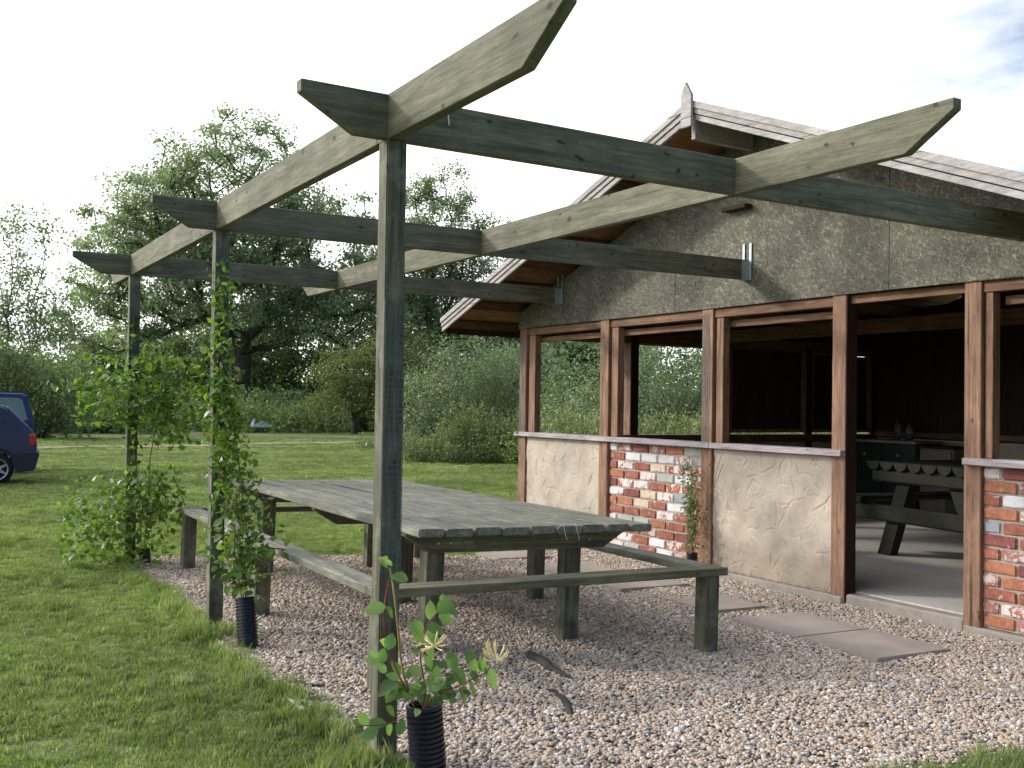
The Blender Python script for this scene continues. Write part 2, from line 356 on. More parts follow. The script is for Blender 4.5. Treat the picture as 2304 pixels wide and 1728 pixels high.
# ------------------------------------------------------------------ instanced ground cover ("stuff")
def unlinked_collection(name, objs):
    c = bpy.data.collections.new(name)
    for o in objs: c.objects.link(o)
    return c
def scatter(name, P, rot, scl, idx, coll, label, base_mat=None):
    me = bpy.data.meshes.new(name); P = np.asarray(P, np.float32)
    me.vertices.add(len(P)); me.vertices.foreach_set('co', P.ravel())
    for nm, ty, dat, key in (('rot', 'FLOAT_VECTOR', rot, 'vector'), ('scl', 'FLOAT_VECTOR', scl, 'vector'), ('pick', 'INT', idx, 'value')):
        a = me.attributes.new(nm, ty, 'POINT'); a.data.foreach_set(key, np.asarray(dat, np.float32 if ty != 'INT' else np.int32).ravel())
    o = link(name, me); tag(o, label, kind='stuff')
    g = bpy.data.node_groups.new(name, 'GeometryNodeTree')
    g.interface.new_socket('Geometry', in_out='INPUT', socket_type='NodeSocketGeometry'); g.interface.new_socket('Geometry', in_out='OUTPUT', socket_type='NodeSocketGeometry')
    i = g.nodes.new('NodeGroupInput'); ou = g.nodes.new('NodeGroupOutput'); iop = g.nodes.new('GeometryNodeInstanceOnPoints')
    ci = g.nodes.new('GeometryNodeCollectionInfo'); ci.inputs['Collection'].default_value = coll; ci.inputs['Separate Children'].default_value = True; ci.inputs['Reset Children'].default_value = True
    def at(nm, ty):
        n = g.nodes.new('GeometryNodeInputNamedAttribute'); n.data_type = ty; n.inputs[0].default_value = nm
        return [s for s in n.outputs if s.enabled and s.name == 'Attribute'][0]
    e = g.nodes.new('FunctionNodeEulerToRotation')
    lk = g.links.new
    lk(i.outputs[0], iop.inputs['Points']); lk(ci.outputs[0], iop.inputs['Instance']); iop.inputs['Pick Instance'].default_value = True
    lk(at('pick', 'INT'), iop.inputs['Instance Index']); lk(at('rot', 'FLOAT_VECTOR'), e.inputs[0]); lk(e.outputs[0], iop.inputs['Rotation'])
    lk(at('scl', 'FLOAT_VECTOR'), iop.inputs['Scale']); lk(iop.outputs[0], ou.inputs[0])
    md = o.modifiers.new('scatter', 'NODES'); md.node_group = g
    return o

# ------------------------------------------------------------------ ground, lawn, gravel bed, track
def axis_vals(lo, hi, fine_lo, fine_hi, step):
    v = list(np.arange(fine_lo, fine_hi+1e-6, step)); s = step; x = fine_hi
    while x < hi: s *= 1.3; x += s; v.append(x)
    s = step; x = fine_lo
    while x > lo: s *= 1.3; x -= s; v.insert(0, x)
    return np.array(v)
def lawn_bump(X, Y):
    m = .5+.5*np.tanh((-X-.05)*3)
    return m*(.02*np.sin(X*2.1+1)*np.cos(Y*1.7)+.012*np.sin(X*5.3+Y*3.1))
gx = axis_vals(-2500, 2500, -6, 30, .4); gy = axis_vals(-2500, 2500, -6, 60, .4)
X, Y = np.meshgrid(gx, gy, indexing='ij'); Z = gz(X, Y)+lawn_bump(X, Y)*np.exp(-((np.maximum(np.hypot(X, Y)-15, 0))/10)**2)-.012
nx, ny = X.shape
idx = np.arange(nx*ny).reshape(nx, ny)
Fg = np.stack([idx[:-1, :-1], idx[1:, :-1], idx[1:, 1:], idx[:-1, 1:]], -1).reshape(-1, 4)
m, nt, b = mat('lawn_ground', .95)
tcn = N(nt, 'ShaderNodeNewGeometry'); pos = tcn.outputs['Position']
n1 = noise(nt, pos, .35, 5, .6); n2 = noise(nt, pos, 2.2, 6, .65); n3 = noise(nt, pos, 45, 3, .7)
b.inputs['Specular IOR Level'].default_value = 0
col = ramp(nt, n1, [(.3, (.15, .185, .085)), (.55, (.19, .23, .105)), (.75, (.235, .265, .14))])
col = mixc(nt, ramp(nt, n2, [(.52, 0.0), (.75, .65)]), col, (.16, .165, .075))
col = mixc(nt, .7, col, ramp(nt, n3, [(.25, .5), (.7, 1.3)]), 'MULTIPLY')
nt.links.new(col, b.inputs['Base Color']); bump(nt, b, n3, .6, .03)
o = link('lawn', mesh_np('lawn', np.stack([X, Y, Z], -1).reshape(-1, 3), Fg, m, True)); tag(o, 'mown green lawn running back to the trees', kind='structure')

def edge_left(y): return .02+.025*np.sin(y*2.3)+.012*np.sin(y*6.1+1)
def edge_far(x): return 5.98-.30*np.clip(x, 0, 3)+.06*np.clip(x-3, 0, 2)+.04*np.sin(x*5)
def edge_near(x): return -.98+.05*np.sin(x*4.2)+.03*np.sin(x*11)
NXB, NYB = 100, 140
V = []
for i in range(NXB+1):
    for j in range(NYB+1):
        u = i/NXB; t = j/NYB; y = -1.1+t*7.2; x0 = edge_left(y); x = x0+u*(6.0-x0)
        y = edge_near(x)+t*(edge_far(x)-edge_near(x)); V.append((x, y, gz(x, y)+.010+.008*math.sin(x*7)*math.sin(y*5)))
V = np.array(V); idx = np.arange((NXB+1)*(NYB+1)).reshape(NXB+1, NYB+1)
Fb = np.stack([idx[:-1, :-1], idx[1:, :-1], idx[1:, 1:], idx[:-1, 1:]], -1).reshape(-1, 4)
M_bed = stone('gravel_bed_fines', [(.3, (.12, .095, .075)), (.7, (.24, .20, .165))], 60, .95, .8, .01, 200)
o = link('gravel_bed', mesh_np('gravel_bed', V, Fb, M_bed, True)); tag(o, 'bed of fine dark grit under the pebbles', kind='structure')

# pebbles
def pebble(k, mt):
    bm = bmesh.new(); bmesh.ops.create_icosphere(bm, subdivisions=2, radius=.5)
    r = random.Random(k); a = Vector((r.uniform(-1, 1), r.uniform(-1, 1), r.uniform(-1, 1)))
    for v in bm.verts:
        d = 1+.18*math.sin(v.co.dot(a)*5+k)+.1*math.sin(v.co.x*7+k*2)
        v.co = Vector((v.co.x*1.25*d, v.co.y*.9*d, v.co.z*.62*d))
    return bpy.data.objects.new('pebble', fin(bm, 'pebble', mt, True))
def pebmat(name, stops):
    m, nt, b = mat(name, .7); oi = N(nt, 'ShaderNodeObjectInfo'); c = ramp(nt, oi.outputs['Random'], stops, 'CONSTANT' if 0 else 'LINEAR')
    n = noise(nt, coords(nt, (1, 1, 1)), 4, 3, .6); c = mixc(nt, .6, c, ramp(nt, n, [(.3, .65), (.7, 1.25)]), 'MULTIPLY')
    nt.links.new(c, b.inputs['Base Color']); return m
PM = pebmat('river_pebbles', [(0, (.26, .235, .215)), (.14, (.38, .345, .315)), (.30, (.48, .395, .325)), (.45, (.42, .295, .195)), (.6, (.54, .43, .33)), (.75, (.43, .33, .255)), (.88, (.57, .51, .46)), (1, (.72, .67, .64))])
pcoll = unlinked_collection('pebble_kinds', [pebble(k, PM) for k in range(6)])
n = 180000
px = rng.uniform(0, 4.9, n); py = rng.uniform(-1.1, 6.1, n)
keep = (px > edge_left(py)+rng.normal(0, .03, n)) & (py < edge_far(px)+rng.normal(0, .04, n)) & (py > edge_near(px)+rng.normal(0, .05, n))
# thin them where they are covered by the slabs
slabs = [((3.415, .375), (4.10, 1.005), -.045), ((3.42, 1.015), (4.11, 1.655), -.045), ((3.47, 1.90), (4.02, 2.40), -.05), ((3.39, 2.90), (4.13, 3.32), -.05), ((3.33, 3.72), (3.98, 4.32), -.05), ((3.26, 4.70), (3.88, 5.13), -.05)]
for (a0, b0), (a1, b1), zz in slabs: keep &= ~((px > a0+.012) & (px < a1-.012) & (py > b0+.012) & (py < b1-.012))
px, py = px[keep], py[keep]; n = len(px)
lay = rng.uniform(0, 1, n)
pz = gz(px, py)+.010+.008*np.sin(px*7)*np.sin(py*5)+.002+.011*lay
s = rng.lognormal(math.log(.0158), .32, n).clip(.008, .036)
scatter('gravel', np.stack([px, py, pz], -1), np.stack([rng.uniform(-.5, .5, n), rng.uniform(-.5, .5, n), rng.uniform(0, 6.28, n)], -1),
        np.stack([s*rng.uniform(.85, 1.2, n), s, s*rng.uniform(.8, 1.2, n)], -1), rng.integers(0, 6, n), pcoll, 'loose brown and grey pebbles round the table')

# worn track over the lawn
tx = np.linspace(-14, 34, 240); cy = 28.0+(tx-.5)*.225; V = []
for k, x in enumerate(tx):
    wob = .25*math.sin(x*.8)+.12*math.sin(x*2.7); wd = .70+.25*math.sin(x*1.3+1)+.16*math.sin(x*4.1)+.1*math.sin(x*9.7)
    V += [(x, cy[k]+wob-wd, .004), (x, cy[k]+wob+wd, .004)]
M_track = stone('worn_track_earth', [(.38, (.15, .18, .07)), (.5, (.26, .225, .135)), (.7, (.36, .30, .20))], 1.3, .95, .3, .01, 20)
idx = np.arange(len(V)).reshape(-1, 2)
o = link('track', mesh_np('track', V, np.stack([idx[:-1, 0], idx[1:, 0], idx[1:, 1], idx[:-1, 1]], -1), M_track)); tag(o, 'worn earth track across the lawn', kind='structure')

# grass
def tuft(k, h, nb, spread, wid=.0028, lean=.5):
    r = np.random.default_rng(k); V = []; F = []
    for i in range(nb):
        a = r.uniform(0, 6.28); d = spread*math.sqrt(r.uniform()); bx, by = d*math.cos(a), d*math.sin(a)
        hh = h*r.uniform(.45, 1.1); la = r.uniform(0, 6.28); ll = hh*r.uniform(.1, lean); wx, wy = -math.sin(la)*wid, math.cos(la)*wid
        p1 = (bx+math.cos(la)*ll*.35, by+math.sin(la)*ll*.35, hh*.6); p2 = (bx+math.cos(la)*ll, by+math.sin(la)*ll, hh)
        o = len(V); V += [(bx-wx, by-wy, -.01), (bx+wx, by+wy, -.01), (p1[0]+wx*.8, p1[1]+wy*.8, p1[2]), (p1[0]-wx*.8, p1[1]-wy*.8, p1[2]), (p2[0]+wx*.15, p2[1]+wy*.15, p2[2]), (p2[0]-wx*.15, p2[1]-wy*.15, p2[2])]
        F += [(o, o+1, o+2, o+3), (o+3, o+2, o+4, o+5)]
    return bpy.data.objects.new('grass_tuft', mesh_np('grass_tuft', V, F, M_grass))
gcoll = unlinked_collection('grass_kinds', [tuft(k, .028, 70, .065, .0026, .9) for k in range(4)]+[tuft(10+k, .085, 50, .05, .003, .7) for k in range(2)])
def grass_noise(x, y): return np.sin(x*3.1+np.sin(y*2.3)*2)*np.sin(y*2.7+np.cos(x*1.9)*2)
def scatter_grass(name, x, y, sc, pick, label, zs=1.0):
    n = len(x); z = gz(x, y)+lawn_bump(x, y)*np.exp(-((np.maximum(np.hypot(x, y)-15, 0))/10)**2)-.012
    s3 = np.stack([sc, sc, sc*rng.uniform(.7, 1.25, n)*zs], -1)
    return scatter(name, np.stack([x, y, z], -1), np.stack([rng.normal(0, .12, n), rng.normal(0, .12, n), rng.uniform(0, 6.28, n)], -1), s3, pick, gcoll, label)
def in_bed(x, y, mrg=0): return (x > edge_left(y)+mrg) & (x < 11.5) & (y > edge_near(x)+mrg) & (y < edge_far(x)-mrg)
def in_hut(x, y): return (x > 4.62) & (x < 11.3) & (y > -1.2) & (y < 6.75)
n = 46000; x = rng.uniform(-4.2, 5, n); y = rng.uniform(-3.2, 9.5, n)
k = ~in_bed(x, y) & ~in_hut(x, y) & ~((x > .4) & (y < -1.9)); x, y = x[k], y[k]
gn = grass_noise(x, y); pick = rng.integers(0, 4, len(x)); tall = (gn > .45) & (rng.uniform(size=len(x)) < .05); pick[tall] = rng.integers(4, 6, tall.sum())
bare = (gn < -.8) & (rng.uniform(size=len(x)) < .35)
x, y, gn, pick = x[~bare], y[~bare], gn[~bare], pick[~bare]
scatter_grass('grass', x, y, 1.0+.15*gn, pick, 'rough mown grass in front of and beside the pergola')
# tall blades hanging over the gravel edge
n = 760; y = rng.uniform(-3, 6, n); x = edge_left(y)+rng.normal(-.03, .055, n)
x2 = rng.uniform(1.6, 4.7, 520); y2 = edge_near(x2)-np.abs(rng.normal(0, .18, 520)); x3 = rng.uniform(0, 4.6, 260); y3 = edge_far(x3)+np.abs(rng.normal(0, .07, 260))
xa = np.concatenate([x, x2, x3]); ya = np.concatenate([y, y2, y3]); sc = np.concatenate([rng.uniform(.45, 1.15, n), rng.uniform(.5, 1.0, 520), rng.uniform(.35, .7, 260)])
for (cx_, cy_) in ((-.06, -.02), (.02, 2.5), (-.05, 2.6)):
    xa = np.append(xa, cx_+rng.normal(0, .07, 14)); ya = np.append(ya, cy_+rng.normal(0, .07, 14)); sc = np.append(sc, rng.uniform(.9, 1.6, 14))
scatter_grass('edge_grass', xa, ya, sc, rng.integers(4, 6, len(xa)), 'long grass blades along the edge of the gravel')
n = 60000; rr = rng.uniform(0, 1, n); y = 9+26*rr**1.35; x = rng.uniform(-.22, 1.0, n)*(y+5)-2
k = ~in_hut(x, y) & (x < 22) & ~((np.abs(y+.3-(28.0+(x-.5)*.225+.25*np.sin(x*.8)+.12*np.sin(x*2.7))) < .95) & (rng.uniform(size=n) < .93)); x, y = x[k], y[k]
scatter_grass('far_grass', x, y, rng.uniform(1.0, 1.8, len(x))*(.8+y/30), rng.integers(0, 4, len(x)), 'short grass of the field beyond the table', np.clip(1.1-y/26, .28, 1))

# ------------------------------------------------------------------ trees and bushes
def grow(root, tips, fork, r, bias=.35, jit=.12, sag=0.0):
    """joins leaf clump centres to a trunk: each takes the nearest node, weighed by the way back to the root"""
    nodes = [np.array(root, float)]; par = [-1]; plen = [0.]
    steps = 5
    for i in range(1, steps+1):
        t = i/steps; p = np.array(root)*(1-t)+np.array(fork)*t+np.append(r.normal(size=2)*.04*t, 0); nodes.append(p); par.append(len(nodes)-2); plen.append(plen[-1]+np.linalg.norm(p-nodes[-2]))
    order = np.argsort(np.linalg.norm(tips-np.array(fork), axis=1)); tipidx = []
    NP = np.zeros((len(tips)*6+steps+5, 3)); NP[:len(nodes)] = nodes; PL = np.zeros(len(NP)); PL[:len(nodes)] = plen; cnt = len(nodes)
    parl = par[:]
    for t in order:
        c = tips[t]; d = np.linalg.norm(NP[steps-1:cnt]-c, axis=1)+bias*PL[steps-1:cnt]
        # no node above its child by much
        d += np.maximum(0, NP[steps-1:cnt, 2]-c[2])*.5
        j = int(np.argmin(d))+steps-1; a = NP[j]; dist = np.linalg.norm(c-a); k = max(1, min(5, int(dist/.8)))
        prev = j
        for q in range(1, k+1):
            f = q/k; p = a*(1-f)+c*f
            if q < k: p = p+r.normal(size=3)*jit*dist*.35; p[2] += sag*math.sin(f*3.14)*dist
            NP[cnt] = p; parl.append(prev); PL[cnt] = PL[prev]+np.linalg.norm(p-NP[prev]); prev = cnt; cnt += 1
        tipidx.append(prev)
    w = np.zeros(cnt)
    for t in tipidx: w[t] += 1
    for i in range(cnt-1, 0, -1): w[parl[i]] += w[i]
    return NP[:cnt], np.array(parl), w
def ellipsoids(E, n, r, shell=.35):
    vol = np.array([e[3]*e[4]*e[5] for e in E]); vol = vol/vol.sum(); out = []
    which = r.choice(len(E), n, p=vol)
    d = unit(r.normal(size=(n, 3))); rad = (1-(1-shell)*r.uniform(size=n)**1.6)[:, None]
    E = np.array(E); return E[which, :3]+d*rad*E[which, 3:6]
def tree(name, label, base, E, fork, ntip, nleaf, lsize, clump, trunk_r, leaf_m, bark_m, seed, group=None, shell=.35, bias=.35, flat=.55, cat='tree', minr=.012, droop=.3, lo=None):
    r = np.random.default_rng(seed); base = np.array(base, float)
    E = [(e[0], e[1], e[2], e[3], e[4], e[5]) for e in E]
    tips = ellipsoids(E, ntip, r, shell)
    if lo is not None: tips = tips[tips[:, 2] > lo]
    NP, par, w = grow((0, 0, 0), tips, fork, r, bias)
    i = np.arange(1, len(NP)); R = trunk_r*np.sqrt(w/w.max())**1.05; R = np.maximum(R, minr)
    A = NP[par[i]]; B = NP[i]; ra = R[i]*1.0+.0; ra = np.where(par[i] == 0, R[par[i]]*1.25, np.minimum(R[par[i]], R[i]*1.25))
    V, Fq = tubes(A, B, ra, R[i], 6)
    root = empty(name, tuple(base), 0, label, cat, group)
    link('trunk', mesh_np('trunk', V, Fq, bark_m, True), root)
    per = max(1, nleaf//len(tips)); C = np.repeat(tips, per, 0); n = len(C)
    cs = np.repeat(clump*r.uniform(.55, 1.35, len(tips)), per)[:, None]
    C = C+r.normal(size=(n, 3))*cs*np.array([1, 1, flat])*.55
    cen = np.array([np.mean([e[0] for e in E]), np.mean([e[1] for e in E]), np.mean([e[2] for e in E])-.5])
    V, Fq = leaves(C, lsize*r.uniform(.6, 1.3, n), unit(C-cen)*.8, r, .6, droop)
    link('crown', mesh_np('crown', V, Fq, leaf_m), root)
    return root
# the big ash: a wide dome with level branches
E = [(-.5, .3, 13.4, 5.6, 5.0, 5.2), (-4.6, 2.7, 9.6, 5.2, 4.6, 4.3), (3.6, -2.2, 10.2, 5.0, 4.6, 4.6), (-6.6, 3.8, 6.2, 4.2, 3.4, 3.0), (5.6, -3.6, 6.6, 4.0, 3.4, 3.0), (-3.4, 1.9, 12.4, 4.2, 4, 3.4), (.3, 0, 8.0, 6.0, 5, 3.4)]
tree('ash_tree', 'big spreading ash tree with a broad domed crown and forked dark trunk', (15.1, 56.3, 0), E, (0, 0, 4.2), 700, 92000, .225, .95, .62, M_ash, M_bark, 3, shell=.6, bias=.30, flat=.48, lo=3.6, minr=.03)
tree('feathery_tree', 'tall pale feathery tree showing between the pergola beams and the gable', (28.4, 55.0, 0), [(-.6, 0, 13.2, 3.0, 2.6, 4.4), (-2.2, 1, 10, 2.8, 2.6, 3.4), (2.0, -1.3, 11.2, 2.6, 2.2, 3.2), (0, 0, 6.5, 3.8, 3, 3.5)], (0, 0, 4), 300, 42000, .19, .75, .30, M_pale, M_bark, 5, shell=.35, bias=.5, flat=.9, minr=.02)
tree('birch_tree', 'thin sparse birch with see-through crown at the left edge', (1.9, 43.2, 0), [(.3, 0, 6.6, 1.9, 1.7, 3.0), (-.9, .6, 5.2, 1.7, 1.6, 2.4), (1.6, -.5, 4.6, 1.3, 1.3, 2.0)], (0, 0, 2.4), 150, 6500, .15, .55, .10, M_pale, M_barkgrey, 6, shell=.2, bias=.7, flat=.8, minr=.012)
tree('thorn_tree', 'small yellow-green thorn tree on a short stem at the field edge', (15.8, 39.6, 0), [(0, 0, 2.6, 1.9, 1.6, 1.7), (1.6, -.8, 3.0, 1.8, 1.4, 1.8), (-1.1, .5, 2.0, 1.2, 1.1, 1.0), (2.6, -1.4, 2.2, 1.4, 1.2, 1.4)], (0, 0, .9), 170, 17000, .12, .6, .14, M_yel, M_bark, 8, shell=.5)
G = 'dark woodland trees behind the field'
for i, (bx, by, h, rw, lm, lab) in enumerate([
    (21.4, 66.4, 10.5, 4.6, M_dark, 'dark round tree of the wood just right of the ash trunk'),
    (27.0, 62.5, 11.5, 4.6, M_dark, 'dark tree of the wood behind the near pergola post'),
    (17.4, 71.0, 9.0, 4.0, M_mid, 'mid green tree of the wood behind the ash trunk'),
    (30.0, 50.0, 9.2, 4.0, M_dark, 'dark tree of the wood left of the pavilion eaves'),
    (33.5, 46.5, 8.4, 4.2, M_mid, 'mid green tree of the wood seen under the pavilion eaves'),
    (23.3, 33.9, 4.9, 2.7, M_dark, 'very dark tree seen through the pavilion between the first two posts'),
    (12.0, 76.0, 7.2, 4.4, M_mid, 'low mid green tree in the distance left of the ash'),
    (6.8, 80.0, 6.0, 4.4, M_mid, 'low mid green tree in the distance behind the third post'),
    (38.0, 58.0, 8.0, 5.5, M_dark, 'dark broad tree hidden in part by the pavilion gable')]):
    tree('woodland_tree', lab, (bx, by, 0), [(0, 0, h*.62, rw, rw, h*.36), (-rw*.5, .4, h*.42, rw*.7, rw*.7, h*.34), (rw*.5, -.4, h*.45, rw*.7, rw*.7, h*.34), (0, 0, h*.3, rw*.9, rw*.9, h*.28)], (0, 0, h*.25), 170, 20000, .27, 1.1, .22, lm, M_bark, 20+i, G, shell=.6, minr=.03)
def bush(name, label, base, E, nleaf, lsize, lm, seed, group=None, nt_=90, clump=.35, cat='bush', aspect=.6, droop=.3):
    r = np.random.default_rng(seed); tips = ellipsoids(E, nt_, r, .45); tips[:, 2] = np.maximum(tips[:, 2], .1)
    root = empty(name, base, 0, label, cat, group)
    A = np.zeros_like(tips); A[:, :2] = tips[:, :2]*.25; mid = (A*.5+tips*.5)+r.normal(size=tips.shape)*.08
    V1, F1 = tubes(A, mid, np.full(len(A), .012), np.full(len(A), .007), 4); V2, F2 = tubes(mid, tips, np.full(len(A), .007), np.full(len(A), .003), 4)
    V, Fq = join_np([(V1, F1), (V2, F2)]); link('stems', mesh_np('stems', V, Fq, M_bark), root)
    per = nleaf//len(tips); C = np.repeat(tips, per, 0); n = len(C)
    C = C+r.normal(size=(n, 3))*np.repeat(clump*r.uniform(.6, 1.4, len(tips)), per)[:, None]*.6
    C[:, 2] = np.abs(C[:, 2])
    V, Fq = leaves(C, lsize*r.uniform(.6, 1.4, n), unit(C-np.array([0, 0, .3]))*.9, r, aspect, droop); link('foliage', mesh_np('foliage', V, Fq, lm), root)
    return root
bush('round_bush', 'large round dark bush behind the two blue cars', (1.9, 36.3, 0), [(0, 0, 1.9, 1.9, 1.5, 1.6), (-1.6, .3, 2.1, 1.6, 1.4, 1.5), (1.2, -.4, 1.2, 1.1, 1.2, 1.1)], 17000, .11, M_mid, 31, nt_=170, clump=.5)
bush('hedge_clump', 'low green hedge clump at the field edge left of the third post', (4.6, 41.6, 0), [(0, 0, .5, 1.5, .8, .75), (1.8, -.5, .5, 1.3, .8, .7), (-1.5, .5, .45, 1.0, .8, .6)], 10000, .12, M_mid, 32, nt_=110, clump=.4)
bush('willow_bush', 'rounded grey-green willow bush between the near post and the pavilion', (12.6, 22.8, 0), [(0, 0, 1.9, 1.5, 1.3, 1.5), (-1.3, .8, 1.3, 1.1, 1.1, 1.1), (1.5, -.9, 1.7, 1.4, 1.2, 1.5)], 26000, .085, M_willow, 33, nt_=190, clump=.42, aspect=.42)
bush('willow_bush', 'silvery willow bush seen through the second opening of the pavilion', (11.6, 13.4, -.1), [(0, 0, 1.8, 1.4, 1.2, 1.3), (1.5, -1.0, 1.7, 1.4, 1.2, 1.4), (-.9, .8, 1.2, .9, .9, .9), (3.0, -1.8, 1.8, 1.5, 1.2, 1.5)], 30000, .07, M_willow, 34, nt_=210, clump=.36, aspect=.38)
bush('dark_bush', 'dark green bush behind the silvery willow inside the pavilion view', (15.6, 15.8, -.1), [(0, 0, 1.9, 2.0, 1.6, 1.7), (-1.9, 1.4, 1.6, 1.7, 1.5, 1.4)], 16000, .10, M_dark, 35, nt_=130, clump=.5)
bush('pale_bush', 'pale green bush on the field edge behind the hedge clump', (6.4, 50.0, 0), [(0, 0, 1.0, 2.6, 1.2, 1.1), (2.6, -.6, .9, 2.0, 1.1, 1.0)], 8000, .14, M_weed, 36, nt_=100, clump=.5)

def weeds(name, label, P, h, lm, seed, lsize=.09, per=14, stalks=True, seedm=None):
    """upright leafy stems, some with seed heads: ground cover"""
    r = np.random.default_rng(seed); n = len(P); hh = h*r.uniform(.6, 1.2, n); lean = r.normal(size=(n, 2))*.16*hh[:, None]
    z0 = gz(P[:, 0], P[:, 1]); A = np.column_stack([P, z0]); B = np.column_stack([P+lean, z0+hh])
    V1, F1 = tubes(A, B, np.full(n, .006), np.full(n, .002), 3)
    t = r.uniform(.05, 1, (n, per)); C = A[:, None]*(1-t[..., None])+B[:, None]*t[..., None]+r.normal(size=(n, per, 3))*np.array([.09, .09, .03]); C = C.reshape(-1, 3)
    V2, F2 = leaves(C, lsize*r.uniform(.5, 1.3, len(C)), None, r, .42, .5)
    V, Fq = join_np([(V1, F1), (V2, F2)]); me = mesh_np(name, V, Fq, lm); o = link(name, me); tag(o, label, kind='stuff')
    if seedm:
        me.materials.append(seedm); k = r.uniform(size=n) < .35; T = B[k]; m_ = len(T)
        q = 7; C = np.repeat(T, q, 0)+r.normal(size=(m_*q, 3))*np.array([.025, .025, .09])
        V3, F3 = leaves(C, .07, None, r, .3, 1); s2 = link(name+'_heads', mesh_np(name+'_heads', V3, F3, seedm)); tag(s2, 'pale seed heads of the tall grasses by the field edge', kind='stuff')
    return o
def blob_pts(cx, cy, rx, ry, rot, n, r):
    d = unit(r.normal(size=(n, 2)))*np.sqrt(r.uniform(size=(n, 1))); x = d[:, 0]*rx; y = d[:, 1]*ry
    return np.column_stack([cx+x*math.cos(rot)-y*math.sin(rot), cy+x*math.sin(rot)+y*math.cos(rot)])
r = np.random.default_rng(50)
# nettle bank beside the pavilion, far side of the lawn
P = np.concatenate([blob_pts(10.3, 18.8, 1.5, 1.2, -.5, 620, r), blob_pts(11.9, 17.9, 1.8, 1.1, -.5, 560, r), blob_pts(13.6, 16.9, 1.5, 1.2, -.5, 500, r), blob_pts(13.0, 24.6, 3.0, 1.3, -.6, 500, r)])
cs_ = np.array([(10.6, 18.9), (11.9, 18.3), (12.9, 17.5), (13.8, 16.9), (13.0, 24.4), (14.6, 23.6)])
dm = np.min(np.linalg.norm(P[:, None]-cs_[None], axis=2), 1)
weeds('nettle_bank', 'bank of nettles and tall weeds between lawn and willow', P, (.35+1.0*np.exp(-(dm/.85)**2))*(1+.2*np.sin(P[:, 0]*5)*np.sin(P[:, 1]*4)), M_weed, 51, .075, 26, True, M_seed)
P = np.concatenate([blob_pts(10.2, 10.6, 4.2, 1.3, -.35, 1700, r), blob_pts(8.4, 9.3, 1.6, .7, -.3, 450, r)])
P = P[P[:, 0]+1.58 > .615*(P[:, 1]+3.65)+.15]
weeds('tall_grass', 'tall seeding grass behind the pavilion side wall', P, 1.15, M_weed, 52, .085, 16, True, M_seed)
tt = np.linspace(0, 1, 2600); xs = 3+tt*30; ys = 45.5+3*np.sin(xs*.35)+r.normal(size=2600)*1.3-np.clip(xs-18, 0, 20)*.55
weeds('scrub', 'rough scrub along the far edge of the lawn', np.column_stack([xs, ys]), 1.25, M_weed, 53, .20, 14, True, M_seed)
tt = r.uniform(size=1500); xs = 12+tt*20; ys = 49-np.clip(xs-12, 0, 20)*.75+r.normal(size=1500)*1.2
weeds('scrub', 'taller scrub under the dark wood', np.column_stack([xs, ys]), 1.9, M_dark, 54, .24, 18)
xs = r.uniform(0, 12, 900); ys = 60+r.normal(size=900)*2
weeds('scrub', 'distant scrub left of the ash tree', np.column_stack([xs, ys]), 1.5, M_weed, 55, .26, 14)
# far treeline that closes the horizon
xs = r.uniform(-160, 260, 500); ys = 150+r.uniform(-15, 40, 500)-np.abs(xs-20)*.15; hs = r.uniform(3.5, 8, 500)
C = np.repeat(np.column_stack([xs, ys, hs*.45]), 55, 0)+r.normal(size=(500*55, 3))*np.column_stack([np.full(27500, 3.2), np.full(27500, 3.0), np.repeat(hs*.27, 55)])
C[:, 2] = np.abs(C[:, 2]); V, Fq = leaves(C, 1.5, None, r, .7)
tag(link('distant_woodland', mesh_np('distant_woodland', V, Fq, M_mid)), 'far-off belt of trees on the horizon', kind='stuff')

# ------------------------------------------------------------------ pergola
perg = empty('pergola', (0, 0, 0), 0, 'dark green stained timber pergola of three posts carrying crossed beams to the pavilion', 'pergola')
ZB, ZT, SK = 2.505, 2.681, .0416; H = ZT-ZB; T = .05; PW = .086
PY = [0.0, 2.648, 5.571]; STUB = [-.3615, -.3855, -.4665]; KX = .2276
for i, y in enumerate(PY):
    z0 = -.05 if i else -.08; top = ZB+.0063*y-.001
    lx, ly = .017, .030
    bm = bmesh.new(); add_box(bm, (0, 0, 0), (PW, PW, top-z0))
    for v in bm.verts:
        if v.co.z < .01: v.co.x += lx; v.co.y += ly
    bmesh.ops.bevel(bm, geom=list(bm.edges), offset=.005, segments=2, affect='EDGES')
    # lengthwise checks and small dents
    post = link('post', fin(bm, 'post', M_green_z), perg, (0, y, z0))
    # rafter
    x0 = STUB[i]; x1 = 4.770-.0172*(y+.2); Lr = x1-x0
    pts = [(0, H), (0, H-.045), (KX, 0), (Lr, 0), (Lr, H)]
    rf = prism('rafter', pts, T, M_green, perg, 'y', (x0, y+SK*x0+.001, ZB+.0063*y+.0145*x0), (0, -.0145, SK))
    # steel joist hanger at the wall
    hg = bmesh.new(); zz = ZB+.0063*y+.0145*x1; yy = y+SK*x1
    for s in (-.0045, T+.0025):
        add_box(hg, (x1-.09, yy+s, zz-.004), (x1-.004, yy+s+.002, zz+H*.95))
    for s in (-.030, T+.004): add_box(hg, (x1-.0045, yy+s, zz-.002), (x1-.002, yy+s+.026, zz+H+.15))
    add_box(hg, (x1-.09, yy-.0045, zz-.006), (x1-.004, yy+T+.0045, zz-.003))
    link('joist_hanger', fin(hg, 'joist_hanger', M_metal), perg)
